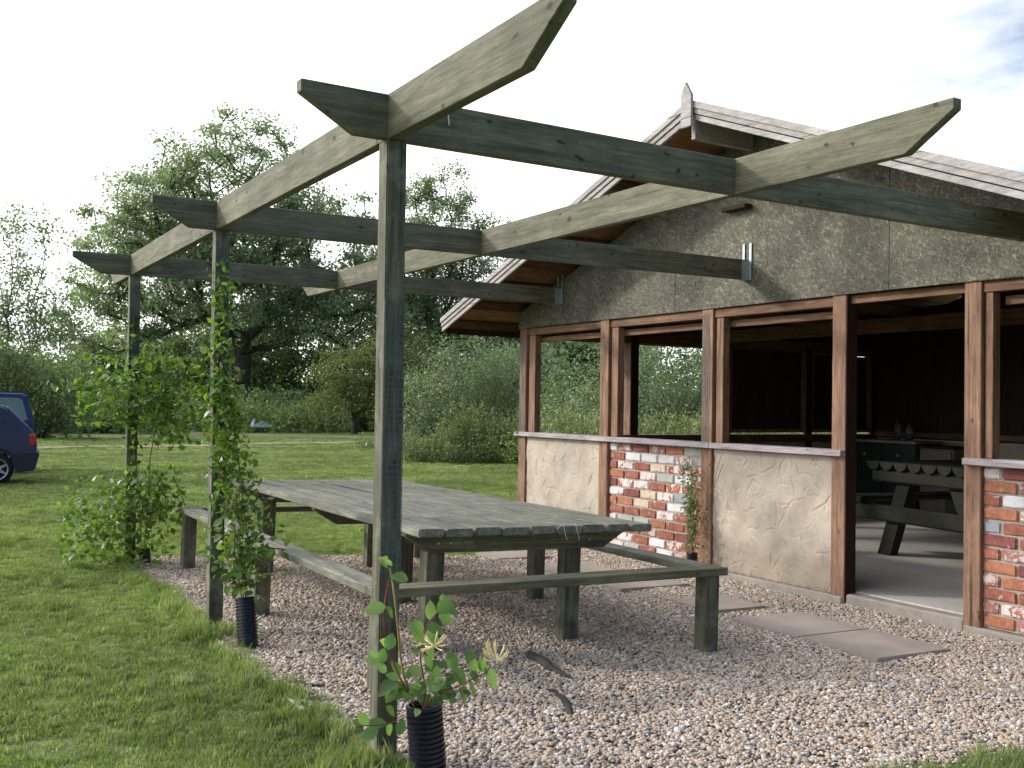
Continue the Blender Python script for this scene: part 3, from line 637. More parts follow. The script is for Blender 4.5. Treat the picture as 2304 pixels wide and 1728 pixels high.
def purlin(x, y0, y1, z0):
    Lp = y1-y0; HH = H+.006
    pts = [(0, HH), (0, HH-.045), (KX, 0), (Lp-KX, 0), (Lp, HH-.045), (Lp, HH)]
    return prism('purlin', pts, -T, M_green, perg, 'y', (x, y0, z0-.003), (0, -.0063, math.pi/2))
purlin(0.0015, -1.25, 6.68, ZB-.0063*1.25)
pb = purlin(1.936, -1.153, 6.76, ZB+.0145*1.936-.0063*1.15); pb.rotation_euler[2] -= .0021
def netting(x0, x1, y, z0, z1, parent, axis='y', st=.025, nv=4, name='wire_netting', r_=.0020, sh=0):
    bm = bmesh.new(); q = random.Random(int(x0*100+z0*10)); n = int((z1-z0)/st)
    def B(a0, a1, zz0, zz1):
        if axis == 'y': add_box(bm, (a0, y-.003, zz0), (a1, y-.001, zz1))
        else: add_box(bm, (y-.003, a0, zz0), (y-.001, a1, zz1))
    for i in range(n):
        z = z0+i*st+q.uniform(-.002, .002); k = 4
        for j in range(k):
            a = x0+(x1-x0)*j/k; B(a, x0+(x1-x0)*(j+1)/k, z+q.uniform(-.0012, .0012)-r_, z+r_)
    for j in range(nv+1):
        a = x0+(x1-x0)*j/nv; B(a-r_*.8, a+r_*.8, z0, z1)
    if sh:
        for v in bm.verts: v.co.y += .030*(1-v.co.z/2.5); v.co.x += .017*(1-v.co.z/2.5)
    o = link(name, fin(bm, name, M_wire), parent); return o
netting(0, .086, .0, .78, 1.86, perg, sh=1)
netting(0, .086, 2.648, .85, 2.42, perg, st=.027, sh=1)
netting(0, .086, 5.571, 1.2, 2.45, perg, st=.032, sh=1)
# ends of string left on the beams
pp, ff = tube_path([(.27, -.004+.011, 2.665), (.272, .004, 2.63), (.276, .004, 2.60)], .0028, 5)
M_string = plain('white_string', (.75, .78, .8), .7)
tag(link('string_end', mesh_np('string_end', pp, ff, M_string)), 'short white string end stuck on the nearest rafter', 'string')

# ------------------------------------------------------------------ pavilion
TH = .0172
pav = empty('pavilion', (4.7918, 0, 0), TH, 'open-sided timber pavilion with strand board gable, brick and render panels', 'pavilion')
AP, AZ0 = 2.85, 4.07; SL, SR = .351, .402
def roof_top(s): return AZ0-(s-AP)*SL if s > AP else AZ0-(AP-s)*SR
GB = -.12
# front posts: s_low, s_high
front = [(6.52, 6.67), (4.90, 5.05), (3.32, 3.465), (1.80, 1.935), (.637, .765), (-.98, -.85)]
for i, (a, b_) in enumerate(front):
    box('front_post', (0, a, GB-.05), (.13, b_, 2.369), M_brown_z, pav, .004)
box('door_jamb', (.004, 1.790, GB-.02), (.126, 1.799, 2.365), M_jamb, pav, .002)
for a, b_ in ((6.37, 6.50), (4.775, 4.885), (3.212, 3.30), (.568, .625)):
    box('window_batten', (.03, a, 1.131), (.115, b_, 2.285), M_brown_z, pav, .003)
for a, b_ in ((5.052, 6.518), (3.467, 4.898), (1.937, 3.318), (-.848, .635)):
    box('head_rail', (.02, a, 2.288), (.10, b_, 2.368), M_brown_y, pav, .003)
    box('head_rail', (.118, a+.02, 2.200), (.16, b_-.10, 2.262), M_brown_y, pav, .003)
box('head_rail', (.05, .768, 2.30), (.10, 1.798, 2.368), M_brown_y, pav, .003)
# sills
def sill(a, b_, z=1.130): return box('sill_board', (-.055, a, z-.05), (.14, b_, z), M_sill, pav, .004)
sill(3.305, 6.695); sill(1.80, 3.302); sill(-1.02, .745, 1.128)
# netting on two posts
netting(6.535, 6.66, .0, 1.13, 2.3, pav, 'x', .028, 4, 'wire_netting'); netting(3.36, 3.455, .0, 1.13, 2.33, pav, 'x', .025, 4, 'wire_netting')
# rendered panels with trowelled relief
def render_panel(a, b_, z0, z1, seed, parent, d=.022, marks=70):
    r = np.random.default_rng(seed); nx, nz_ = int((b_-a)/.008), int((z1-z0)/.008)
    U, W = np.meshgrid(np.linspace(a, b_, nx), np.linspace(z0, z1, nz_), indexing='ij')
    Hh = .004*np.sin(U*9+np.sin(W*7)*1.5)*np.sin(W*8+1)+.002*np.sin(U*23+W*17)
    for k in range(marks):
        cu, cw = r.uniform(a, b_), r.uniform(z0, z1); R = r.choice([r.uniform(.04, .16), r.uniform(.2, .9)]); th0 = r.uniform(0, 6.28); span = min(1.6, r.uniform(.06, .26)/R); hgt = r.uniform(.0008, .0035)*r.choice([1, 1, -1])
        ox, oz = cu-R*math.cos(th0), cw-R*math.sin(th0)
        D = np.hypot(U-ox, W-oz)-R; A = np.angle(np.exp(1j*(np.arctan2(W-oz, U-ox)-th0)))
        m_ = np.clip(1-np.abs(A)/(span/2), 0, 1)**.5; wd = r.uniform(.02, .06)
        Hh += hgt*m_*np.where(D < 0, np.exp(D/wd), np.exp(-D/.005))
        if r.uniform() < .5: Hh -= .011*m_*np.exp(-((D-.006)/.0045)**2)*r.uniform(.4, 1.2)
    e = np.minimum(np.minimum(U-a, b_-U), np.minimum(W-z0, z1-W)); Hh -= .012*np.exp(-e/.008)*(1+.5*np.sin(U*60)*np.sin(W*50))
    idx = np.arange(nx*nz_).reshape(nx, nz_)
    Fq = np.stack([idx[:-1, :-1], idx[:-1, 1:], idx[1:, 1:], idx[1:, :-1]], -1).reshape(-1, 4)
    return link('render_panel', mesh_np('render_panel', np.stack([d-Hh, U, W], -1).reshape(-1, 3), Fq, M_render, True), parent)
render_panel(5.045, 6.525, -.03, 1.08, 4, pav, marks=150); render_panel(1.93, 3.325, -.035, 1.08, 9, pav, marks=190)
# brick panels
def brick_mesh(L_, Hb, seed, m_):
    r = random.Random(seed); bm = bmesh.new(); add_box(bm, (-.03, -L_/2, -Hb/2), (.03, L_/2, Hb/2))
    bmesh.ops.subdivide_edges(bm, edges=[e for e in bm.edges if abs((e.verts[0].co-e.verts[1].co).y) > L_*.5], cuts=2)
    for v in bm.verts: v.co += Vector((r.uniform(-.003, .003), r.uniform(-.004, .004), r.uniform(-.004, .004)))
    bmesh.ops.bevel(bm, geom=[e for e in bm.edges if e.calc_length() > .03], offset=.008, segments=2, affect='EDGES')
    return fin(bm, 'brick', m_)
BC = {}
def brick_panel(a, b_, rows, top, Ls=.262, pitch=.0925):
    root = box('brick_panel', (.045, a, -.04), (.12, b_, 1.078), M_mortar, pav, 0)
    Hb = pitch-.016
    for i, row in enumerate(rows):
        z = top-i*pitch-Hb/2; s = b_; half = row[0] == '/'; row = row.lstrip('/'); j = 0
        while s > a+.03:
            L_ = (Ls*.5-.008 if half and j == 0 else Ls-.017)*rnd.uniform(.95, 1.03)
            if s-L_ < a+.05: L_ = s-a-.003
            ch = row[j % len(row)]; key = (ch, round(L_, 2), rnd.randrange(3))
            if key not in BC: BC[key] = brick_mesh(key[1], Hb, hash(key[1])+key[2], BR[ch])
            bk = link('brick', BC[key], root, (.061+rnd.uniform(-.003, .003)-root.location.x-.0, s-L_/2-root.location.y, z-root.location.z))
            bk.rotation_euler = (rnd.uniform(-.012, .012), 0, rnd.uniform(-.008, .008))
            s -= L_+.017; j += 1
    return root
brick_panel(3.468, 4.897, ['/wkdkog', 'rwwwpg', '/rprcqq', 'orpgwp', '/dqprqr', 'pdcpbr', '/oocrwr', 'rrrpro', '/pggorr', 'rokrdr', '/wprwqr', 'pgrwkr'], 1.066)
brick_panel(-.847, .634, ['/pdrkro', 'okrprd', '/rworpr', 'oqrdro', '/brokrp', 'drpror', '/rkrodr', 'odkrwr', '/korprr', 'rrodkr', '/kprrod', 'okrprd'], 1.066, .262)
# base kerb, floor slab with its front step
box('plinth', (-.015, 1.815, GB-.15), (.125, 6.66, -.034), M_conc, pav, .008)
box('plinth', (-.02, -.98, GB-.15), (.125, .75, -.046), M_conc, pav, .008)
fl = box('floor', (.14, -.98, GB-.15), (6.5, 6.6, 0), M_floor, pav, .006)
box('door_step', (.012, .768, GB-.15), (.138, 1.797, -.008), M_conc, pav, .012)
# strand board gable: sheets with visible joints
def board(s0, s1, z0):
    top = [(s, roof_top(s)-.17) for s in (s0, s1)]
    if s0 < AP < s1: top.insert(1, (AP, roof_top(AP)-.17))
    pts = [(s0, z0), (s1, z0)]+top[::-1]
    return prism('gable_board', pts, .018, M_osb, pav, 'x', (-.012, 0, 0), None, .0015)
board(3.84, 6.68, 2.372); board(1.393, 3.836, 2.372); board(-1.0, 1.389, 2.372)
for s0 in (6.6, 4.4, 2.2, 0, -.9): box('gable_stud', (.01, s0-.03, 2.372), (.09, s0+.03, roof_top(s0)-.24), M_brown_z, pav, 0)
box('dark_bracket', (-.11, 2.82, 3.225), (-.014, 3.12, 3.262), M_inner, pav, .004)
# roof
XO, XI = -.72, 6.9
def slope_pts(s0, s1, off, t): return [(s0, roof_top(s0)+off), (s1, roof_top(s1)+off), (s1, roof_top(s1)+off+t), (s0, roof_top(s0)+off+t)]
for s0, s1 in ((AP, 7.33), (AP, -1.62)):
    prism('roof_felt', slope_pts(s0, s1, -.012, .014), XI-XO, M_felt, pav, 'x', (XO, 0, 0), None, 0)
    # soffit boards, one by one up the slope
    n_ = 9; sg = 1 if s1 > s0 else -1; L0 = abs(s1-s0)-.04
    for k in range(n_):
        a = s0+sg*L0*k/n_; b_ = s0+sg*(L0*(k+1)/n_-.006)
        prism('roof_board', slope_pts(a, b_, -.030-.002*(k % 2), .016), XI-XO-.07, M_ply, pav, 'x', (XO+.035, 0, 0), None, 0)
    # purlins carrying the boards
    for k in range(1, 9):
        s = s0+sg*(.12+k*(L0-.15)/8.0)
        prism('roof_purlin', [(s-.03, roof_top(s)-.135), (s+.03, roof_top(s)-.135), (s+.03, roof_top(s)-.040), (s-.03, roof_top(s)-.040)], XI-XO-.1, M_brown_x, pav, 'x', (XO+.05, 0, 0), None, 0)
# barge boards: three stepped boards each side
for s1 in (7.33, -1.62):
    e = .0 
    for (o0, o1, d0, d1) in ((.0, -.056, XO-.030, XO-.004), (-.050, -.104, XO-.014, XO+.012), (-.112, -.160, XO-.002, XO+.026)):
        a = AP+(.055 if s1 > AP else -.055)
        prism('barge_board', [(a, roof_top(a)+o1), (s1, roof_top(s1)+o1), (s1, roof_top(s1)+o0), (a, roof_top(a)+o0)], d1-d0, M_barge, pav, 'x', (d0, 0, 0), None, .003)
prism('finial', [(AP-.065, 3.83), (AP+.065, 3.83), (AP+.065, 4.12), (AP+.01, 4.22), (AP-.065, 4.10)], .028, M_barge, pav, 'x', (XO-.060, 0, 0), None, .003)
box('ridge_board', (XO+.03, AP-.025, 3.74), (XI-.1, AP+.025, 3.95), M_barge, pav, .003)
for s in (7.29, -1.60): box('fascia', (XO+.03, s-.012, roof_top(s)-.20), (XI-.05, s+.012, roof_top(s)-.035), M_inner, pav, .002)
# side wall: low wall, ledge, posts, head beam, shuttered bays
side_posts = [1.59, 3.20, 4.83, 6.27]
for d in side_posts:
    box('side_post', (d, 6.52, 0), (d+.13, 6.65, 2.33), M_brown_z, pav, .004)
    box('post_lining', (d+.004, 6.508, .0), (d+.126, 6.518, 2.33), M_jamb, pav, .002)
for a, b_ in ((.132, 1.588), (1.722, 3.198), (3.332, 4.828), (4.962, 6.268)):
    box('side_low_wall', (a, 6.54, -.2), (b_, 6.60, 1.03), M_render if a < 1 or a > 4 else M_mortar, pav, 0)
box('side_ledge', (.132, 6.47, 1.05), (6.3, 6.66, 1.09), M_brown_x, pav, .004)
box('side_ledge', (.132, 6.49, .98), (6.3, 6.535, 1.048), M_brown_x, pav, .004)
box('side_head_beam', (.132, 6.52, 2.27), (6.4, 6.60, 2.44), M_brown_x, pav, .004)
for a, b_, zt in ((3.332, 4.826, 2.268), (4.962, 6.266, 2.262)):
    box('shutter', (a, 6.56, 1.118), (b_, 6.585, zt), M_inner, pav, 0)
    for (p, q) in (((a, 6.53, 1.118), (a+.05, 6.558, zt)), ((b_-.05, 6.53, 1.118), (b_, 6.558, zt)), ((a+.052, 6.53, 1.118), (b_-.052, 6.558, 1.168))):
        box('shutter_frame', p, q, M_brown_z, pav, .002)
    box('side_soffit_infill', (a, 6.56, zt+(.012 if zt < 2.265 else .002)), (b_, 6.58, 2.60), M_inner, pav, 0)
box('side_soffit_infill', (3.2, 6.605, 2.29), (6.47, 6.63, 2.66), M_inner, pav, 0)
box('side_soffit_infill', (.132, 6.60, 2.30), (3.19, 6.62, 2.66), M_osb, pav, 0)
# back and right walls
box('back_wall', (6.41, -.95, -.2), (6.47, 6.62, 1.03), M_render, pav, 0)
box('back_rail', (6.32, -.95, 1.06), (6.41, 6.49, 1.14), M_brown_y, pav, .003)
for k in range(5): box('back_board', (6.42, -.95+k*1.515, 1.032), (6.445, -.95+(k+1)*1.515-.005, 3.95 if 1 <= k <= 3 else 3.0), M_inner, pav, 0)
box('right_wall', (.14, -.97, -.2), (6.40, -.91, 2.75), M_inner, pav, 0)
box('tie_beam', (3.1, -.9, 2.34), (3.2, 6.5, 2.50), M_brown_y, pav, .003)
# gable far end
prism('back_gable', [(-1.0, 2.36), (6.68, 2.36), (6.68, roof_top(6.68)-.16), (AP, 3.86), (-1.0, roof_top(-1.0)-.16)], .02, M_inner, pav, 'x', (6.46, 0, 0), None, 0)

# kitchen units and bottles at the back of the pavilion
def P2W(d, s, z): return Matrix.Translation((4.7918, 0, 0)) @ Matrix.Rotation(TH, 4, 'Z') @ Vector((d, s, z))
ctr = empty('cupboard_unit', P2W(5.75, 5.35, 0), TH, 'green two-door cupboard unit with a pale worktop at the back of the pavilion', 'cupboard')
box('carcass', (.02, 0, .10), (.55, 1.14, .985), M_cup, ctr, .003); box('kickboard', (.06, 0, 0), (.5, 1.14, .098), M_inner, ctr, 0)
for k in range(2):
    dr = box('door', (-.002, .01+k*.57, .13), (.018, .555+k*.57, .96), M_cup, ctr, .003); box('knob', (-.03, -.02, .25), (-.012, .02, .29), M_metal, dr, .003)
box('worktop', (-.04, -.02, .987), (.58, 1.16, 1.025), M_slab, ctr, .004)
un = empty('low_unit', P2W(5.78, 4.80, 0), TH, 'grey-white low unit with a dark top right of the green cupboard', 'cupboard')
box('carcass', (.02, 0, .02), (.5, .52, .93), M_cupw, un, .004); box('door', (-.002, .02, .08), (.018, .50, .90), M_cupw, un, .003); box('top', (0, 0, .932), (.52, .53, .97), M_inner, un, .003)
def bottle(loc, h, r_, lab):
    prof = [(0, 0), (r_, 0), (r_, h*.55), (r_*.85, h*.68), (r_*.36, h*.82), (r_*.36, h*.94)]
    bm = bmesh.new(); seg = 12; rings = []
    for q, z in prof[1:]: rings.append([bm.verts.new((q*math.cos(2*math.pi*k/seg), q*math.sin(2*math.pi*k/seg), z)) for k in range(seg)])
    for A, B in zip(rings, rings[1:]):
        for k in range(seg): bm.faces.new((A[k], A[(k+1) % seg], B[(k+1) % seg], B[k]))
    bm.faces.new(rings[0][::-1]); bm.faces.new(rings[-1])
    root = empty('bottle', loc, 0, lab, 'bottle', 'plastic bottles on the worktop'); link('body', fin(bm, 'body', M_bottle, True), root)
    box('cap', (-r_*.4, -r_*.4, h*.945), (r_*.4, r_*.4, h), M_carpaint, root, .004)
bottle(P2W(5.95, 5.80, 1.026), .33, .045, 'taller clear plastic bottle at the back on the worktop')
bottle(P2W(5.95, 5.60, 1.026), .25, .052, 'shorter fatter clear plastic bottle on the worktop')

# log picnic table inside
q = .152
pt = empty('log_picnic_table', (6.87, 3.18, 0), -q, 'picnic table of half-round logs standing inside the pavilion doorway', 'picnic table')
# local: x goes in depth, y along the end; width 1.45
def halflog(L_, r_, name, loc, parent, rotz=0, sx=1, flat_up=True):
    bm = bmesh.new(); seg = 9; A = []; B = []
    for k in range(seg+1):
        a = math.pi*k/seg; y = r_*math.cos(a); z = -r_*math.sin(a)*.95
        A.append(bm.verts.new((0, y, z))); B.append(bm.verts.new((L_, y, z)))
    bm.faces.new(A); bm.faces.new(B[::-1])
    for k in range(seg+1): bm.faces.new((A[k], A[(k+1) % (seg+1)], B[(k+1) % (seg+1)], B[k]))
    return link(name, fin(bm, name, M_log, False), parent, loc, (0, 0, rotz))
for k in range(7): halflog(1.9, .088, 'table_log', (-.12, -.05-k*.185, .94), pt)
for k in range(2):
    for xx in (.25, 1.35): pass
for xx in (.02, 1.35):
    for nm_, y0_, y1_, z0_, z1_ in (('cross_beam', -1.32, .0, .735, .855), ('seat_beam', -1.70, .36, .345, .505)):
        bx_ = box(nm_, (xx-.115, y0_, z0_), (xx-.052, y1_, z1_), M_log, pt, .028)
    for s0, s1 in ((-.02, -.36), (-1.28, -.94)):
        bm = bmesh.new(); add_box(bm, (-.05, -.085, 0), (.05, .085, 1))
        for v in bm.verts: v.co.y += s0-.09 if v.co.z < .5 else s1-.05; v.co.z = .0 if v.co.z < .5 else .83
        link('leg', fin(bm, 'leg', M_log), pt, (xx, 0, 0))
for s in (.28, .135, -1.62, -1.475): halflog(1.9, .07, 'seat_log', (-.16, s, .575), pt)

# ------------------------------------------------------------------ long table with its frame bench
TA = .030
tab = empty('long_table', (.752, 1.257, 0), 0, 'long weathered green table of nine heavy planks on stout square legs', 'table')
tab.rotation_euler = (0, TA, 0)
edges = [0, .17, .354, .536, .72, .902, 1.086, 1.263, 1.445, 1.616]
for k in range(9):
    a, b_ = edges[k], edges[k+1]-.017; y0 = rnd.uniform(-.010, .012); y1 = 3.77+rnd.uniform(-.03, .05); h = rnd.uniform(-.003, .003)
    bm = bmesh.new(); ny_ = 8
    for i in range(3):
        pass
    add_box(bm, (a, y0, .722+h), (b_, y1, .768+h))
    bmesh.ops.subdivide_edges(bm, edges=[e for e in bm.edges if abs((e.verts[0].co-e.verts[1].co).y) > 1], cuts=7)
    q2 = random.Random(k*3); wv = [q2.uniform(-.003, .003) for _ in range(20)]
    for v in bm.verts:
        i = int((v.co.y-y0)/(y1-y0)*8+.5); v.co.x += wv[i]; v.co.z += wv[(i+5) % 20]*.7
    bmesh.ops.bevel(bm, geom=[e for e in bm.edges if len(e.link_faces) == 2 and e.calc_face_angle(0) > .8], offset=.006, segments=2, affect='EDGES')
    link('plank', fin(bm, 'plank', M_table), tab)
for y in (.245, 1.74, 3.42):
    prism('cross_beam', [(.03, .720), (1.59, .720), (1.59, .700), (1.42, .598), (.20, .598), (.03, .700)], .06, M_table_x, tab, 'y', (0, y, 0), None, .004)
bmb = None
for xx in (.22, .30, 1.20, 1.28):
    bm = bmesh.new(); bmesh.ops.create_cone(bm, cap_ends=True, segments=10, radius1=.009, radius2=.007, depth=.012)
    link('bolt', fin(bm, 'bolt', M_metal), tab, (xx+.02, .241, .655), (math.pi/2, 0, 0))
for (xx, y) in ((.205, .305), (1.175, .305), (.72, 1.80), (.205, 3.48), (1.175, 3.48)):
    box('leg', (xx, y, -.06), (xx+.115, y+.10, .596 if abs(xx-.72) > .1 else .597), M_green_z, tab, .005)
ben = empty('frame_bench', (.381, .926, 0), 0, 'square ring of narrow bench boards on short posts round the long table', 'bench'); ben.rotation_euler = (0, .022, 0)
BX, BY, BZ, BWd = 2.322, 4.30, .525, .145
def bboard(a, b_, m_):
    return box('seat_board', a, b_, m_, ben, .005)
bboard((0, 0, BZ-.048), (BX, BWd, BZ), M_table_x); bboard((0, BY-BWd, BZ-.048), (BX, BY, BZ), M_table_x)
bboard((0, BWd+.003, BZ-.048), (BWd, BY-BWd-.003, BZ-.001), M_table); bboard((BX-BWd, BWd+.003, BZ-.048), (BX, BY-BWd-.003, BZ-.001), M_table)
for (xx, y) in ((.012, .02), (BX-.155, .02), (.012, 2.06), (BX-.19, 1.93), (.012, BY-.14), (BX-.14, BY-.14)):
    box('leg', (xx, y, -.08), (xx+.105, y+.105, BZ-.05), M_green_z, ben, .005)
# scraps of white string on the table end
pp, ff = join_np([tube_path([(1.66, 1.249, .722), (1.70, 1.243, .752), (1.745, 1.245, .745), (1.79, 1.240, .752), (1.80, 1.235, .70), (1.815, 1.235, .665)], .0016, 4), tube_path([(1.705, 1.243, .748), (1.712, 1.236, .70), (1.728, 1.235, .66)], .0016, 4)])
tag(link('string_scrap', mesh_np('string_scrap', pp, ff, M_string)), 'white string scrap hanging over the end of the long table', 'string')

# ------------------------------------------------------------------ paving slabs, kerb, sticks
labs = ['large pale slab nearest the brick pier, right one of the joined pair', 'large slab left of its twin before the doorway', 'small slab under the right corner of the bench', 'slab between bench leg and brick panel', 'slab seen behind the table legs, below the render panel', 'farthest slab, seen under the table']
for ((a0, b0), (a1, b1), zz), lb in zip(slabs, labs):
    bm = bmesh.new(); add_box(bm, (-(a1-a0)/2, -(b1-b0)/2, -.045), ((a1-a0)/2, (b1-b0)/2, .0))
    bmesh.ops.bevel(bm, geom=list(bm.edges), offset=.005, segments=2, affect='EDGES')
    s_ = link('paving_slab', fin(bm, 'paving_slab', M_slab), None, ((a0+a1)/2, (b0+b1)/2, float(gz((a0+a1)/2, 2))+.042), (rnd.uniform(-.004, .004), -.0 + rnd.uniform(.018, .026), rnd.uniform(-.02, .03)))
    tag(s_, lb, 'paving slab', 'paving slabs laid in the gravel')
V = []
ys = np.linspace(-3, 2.4, 60)
for y in ys:
    x = float(edge_left(y))-.02; t_ = .012+.008*math.sin(y*9)+.004*math.sin(y*31); x = .0+.012*math.sin(y*1.1); V += [(x-.014, y, -.05), (x-.014, y, t_), (x+.008, y, t_), (x+.008, y, -.05)]
idx = np.arange(len(V)).reshape(-1, 4)
Fq = np.concatenate([np.stack([idx[:-1, k], idx[1:, k], idx[1:, (k+1) % 4], idx[:-1, (k+1) % 4]], -1) for k in range(4)])
tag(link('timber_edging', mesh_np('timber_edging', V, Fq, M_barge)), 'thin grey edging strip half hidden between grass and gravel', 'edging')
def stick(pts, rr, lab):
    v, f = tube_path(pts, rr, 7); v = v.copy(); v[:, 2] = (v[:, 2]-.02)*.8+.02
    tag(link('stick', mesh_np('stick', v, f, M_stick, True)), lab, 'stick')
M_stick = plain('dark_rotten_wood', (.045, .04, .042), .85)
stick([(1.55, 1.37, -.01), (1.50, 1.24, .0), (1.49, 1.12, .002), (1.455, .98, -.0), (1.455, .85, -.005), (1.465, .75, -.012)], [.008, .030, .034, .026, .012, .004], 'dark flat splinter of wood lying on the gravel by the middle of the bench')
stick([(1.21, .64, .0), (1.225, .575, .004), (1.20, .53, .004), (1.19, .46, .002), (1.15, .36, -.0), (1.10, .27, .0), (1.065, .20, -.004)], [.005, .011, .009, .018, .022, .019, .006], 'small dark bent stick lying nearest the camera on the gravel')

rl = np.random.default_rng(91); nl_ = 150
P_ = np.column_stack([rl.uniform(-2.2, 4.6, nl_), rl.uniform(-1, 6, nl_)]); P_ = P_[~((P_[:, 0] > .7) & (P_[:, 0] < 2.4) & (P_[:, 1] > 1.2) & (P_[:, 1] < 5))]
C = np.column_stack([P_, gz(P_[:, 0], P_[:, 1])+np.where(P_[:, 0] < 0, .022, .034)]); V, Fq = leaves(C, rl.uniform(.012, .032, len(C)), np.tile([0, 0, 2.5], (len(C), 1)), rl, .5)
M_dry = leafmat('dry_fallen_leaves', [(.16, .10, .05), (.28, .2, .09), (.36, .32, .16)], .2)
tag(link('fallen_leaves', mesh_np('fallen_leaves', V, Fq, M_dry)), 'small dry leaves blown over gravel and grass', kind='stuff')

# ------------------------------------------------------------------ corrugated pipes
def pipe(base, top, r_, lab, rib=.0195):
    b0 = Vector(base); t0 = Vector(top); L_ = (t0-b0).length; nrib = int(L_/rib); seg = 22; bm = bmesh.new(); rings = []
    prof = []
    for k in range(nrib):
        z = k*rib; prof += [(r_*.885, z), (r_*.885, z+rib*.30), (r_, z+rib*.42), (r_, z+rib*.86), (r_*.90, z+rib*.97)]
    prof += [(r_*.95, nrib*rib), (r_*.84, nrib*rib), (r_*.84, nrib*rib-.08)]
    for q_, z in prof: rings.append([bm.verts.new((q_*math.cos(2*math.pi*k/seg), q_*math.sin(2*math.pi*k/seg), z)) for k in range(seg)])
    for A, B in zip(rings, rings[1:]):
        for k in range(seg): bm.faces.new((A[k], A[(k+1) % seg], B[(k+1) % seg], B[k]))
    bm.faces.new(rings[-1])
    o = link('corrugated_pipe', fin(bm, 'corrugated_pipe', M_pipe, False), None, b0); o.rotation_euler = (t0-b0).to_track_quat('Z', 'Y').to_euler()
    return tag(o, lab, 'pipe', 'black corrugated pipe guards round the climbers')
pipe((.155, -.165, -.06), (.128, -.155, .295), .071, 'black corrugated pipe holding the flowering honeysuckle at the nearest post')
pipe((.112, 2.13, -.05), (.116, 2.25, .30), .060, 'black corrugated pipe leaning beside the middle post')
pipe((.175, 5.50, -.05), (.155, 5.52, .16), .055, 'black corrugated pipe in the leaves at the farthest post')
pipe((4.585, 3.40, -.16), (4.585, 3.40, .125), .052, 'short black corrugated pipe against the pavilion wall')

# ------------------------------------------------------------------ climbers
def leaf_mesh(name, m_, L_=1.0, W_=.6, fold=.12, curl=.15, seg=3):
    """an oval leaf with midrib fold and pointed tip, unit length along x"""
    V = []; prof = [(0, .02), (.18, .72), (.42, 1.0), (.68, .82), (.88, .38), (1.0, .02)]
    for t, w_ in prof:
        z = -curl*t*t; V += [(t*L_, -w_*W_/2, z+fold*w_*.5), (t*L_, 0, z), (t*L_, w_*W_/2, z+fold*w_*.5)]
    idx = np.arange(len(V)).reshape(-1, 3)
    Fq = np.concatenate([np.stack([idx[:-1, k], idx[1:, k], idx[1:, k+1], idx[:-1, k+1]], -1) for k in range(2)])
    return mesh_np(name, V, Fq, m_, True)
LV = [leaf_mesh('leaf', M_vine2, 1, .62+.08*k, .12+.05*k, .1+.12*k) for k in range(3)]
LH = [leaf_mesh('leaf', M_hon, 1, .60+.06*k, .10+.06*k, .05+.12*k) for k in range(3)]
def put_leaf(me, parent, p, size, d, nrm, name='leaf'):
    d = Vector(d).normalized(); n_ = Vector(nrm); n_ = (n_-d*n_.dot(d)).normalized(); y = n_.cross(d)
    M_ = Matrix((d, y, n_)).transposed().to_4x4(); M_.translation = Vector(p); M_ = M_ @ Matrix.Scale(size, 4)
    o = link(name, me, parent); o.matrix_local = M_; return o
def climber(name, label, base, C, size, strands, seed, nparts=300, m_stuff=M_vine, cat='climbing plant', stem_r=.004):
    r = np.random.default_rng(seed); root = empty(name, base, 0, label, cat, 'climbers at the pergola posts'); b = np.array(base)
    v, f = join_np([tube_path(np.array(s_)-b, stem_r, 5) for s_ in strands]); link('stems', mesh_np('stems', v, f, M_stem), root)
    C = C-b; d2 = ((C+b-np.array(CAM))**2).sum(1); o_ = np.argsort(d2+r.normal(size=len(C))*.15); near = C[o_[:nparts]]; rest = C[o_[nparts:]]
    for p in near:
        a = r.uniform(0, 6.28); dv = (math.cos(a), math.sin(a)-.2, r.uniform(-.9, .25)); nv = (r.normal()*.5-.2, r.normal()*.5-.5, 1.0)
        put_leaf(LV[r.integers(0, 3)], root, p, size*r.uniform(.65, 1.35), dv, nv)
    if len(rest):
        V, Fq = leaves(rest, size*r.uniform(.7, 1.35, len(rest)), None, r, .62, .4); fo = link('foliage', mesh_np('foliage', V, Fq, m_stuff), root); fo['kind'] = 'stuff'
    return root
r = np.random.default_rng(70)
# middle post: leaves close round the post, swelling to the right lower down, coming out of the pipe
n = 1500; z = r.uniform(.30, 2.34, n)**1.0; z = np.where(r.uniform(size=n) < .45, r.uniform(.35, 1.6, n), z)
cx = .043+np.interp(z, [.3, .6, .9, 1.2, 1.6, 2.3], [.08, .10, .085, .02, -.01, -.005]); wx = np.interp(z, [.3, .6, .9, 1.2, 1.6, 1.9, 2.3], [.06, .12, .10, .075, .075, .05, .03])
cyv = 2.62-np.interp(z, [.3, .6, 1.0, 2.3], [.33, .22, .08, .02]); dens = np.interp(z, [.3, 1.6, 1.9, 2.3], [1, 1, .8, .4]); k = r.uniform(size=n) < dens
C = np.column_stack([cx+r.normal(size=n)*wx*.85, cyv+r.normal(size=n)*.06, z])[k]
tw = np.column_stack([r.uniform(.15, .45, 34), r.normal(2.45, .04, 34), 0.52+r.normal(size=34)*.07]); C = np.concatenate([C, tw])
st = [[(.115, 2.26, .2), (.12, 2.35, .5), (.06, 2.55, .9), (.02, 2.62, 1.3), (.06, 2.63, 1.8), (.05, 2.64, 2.25)], [(.125, 2.27, .2), (.17, 2.4, .6), (.14, 2.5, 1.0), (.10, 2.6, 1.5)], [(.11, 2.25, .2), (.07, 2.33, .55), (.09, 2.4, .9)], [(.12, 2.3, .45), (.28, 2.42, .55), (.44, 2.45, .52)]]
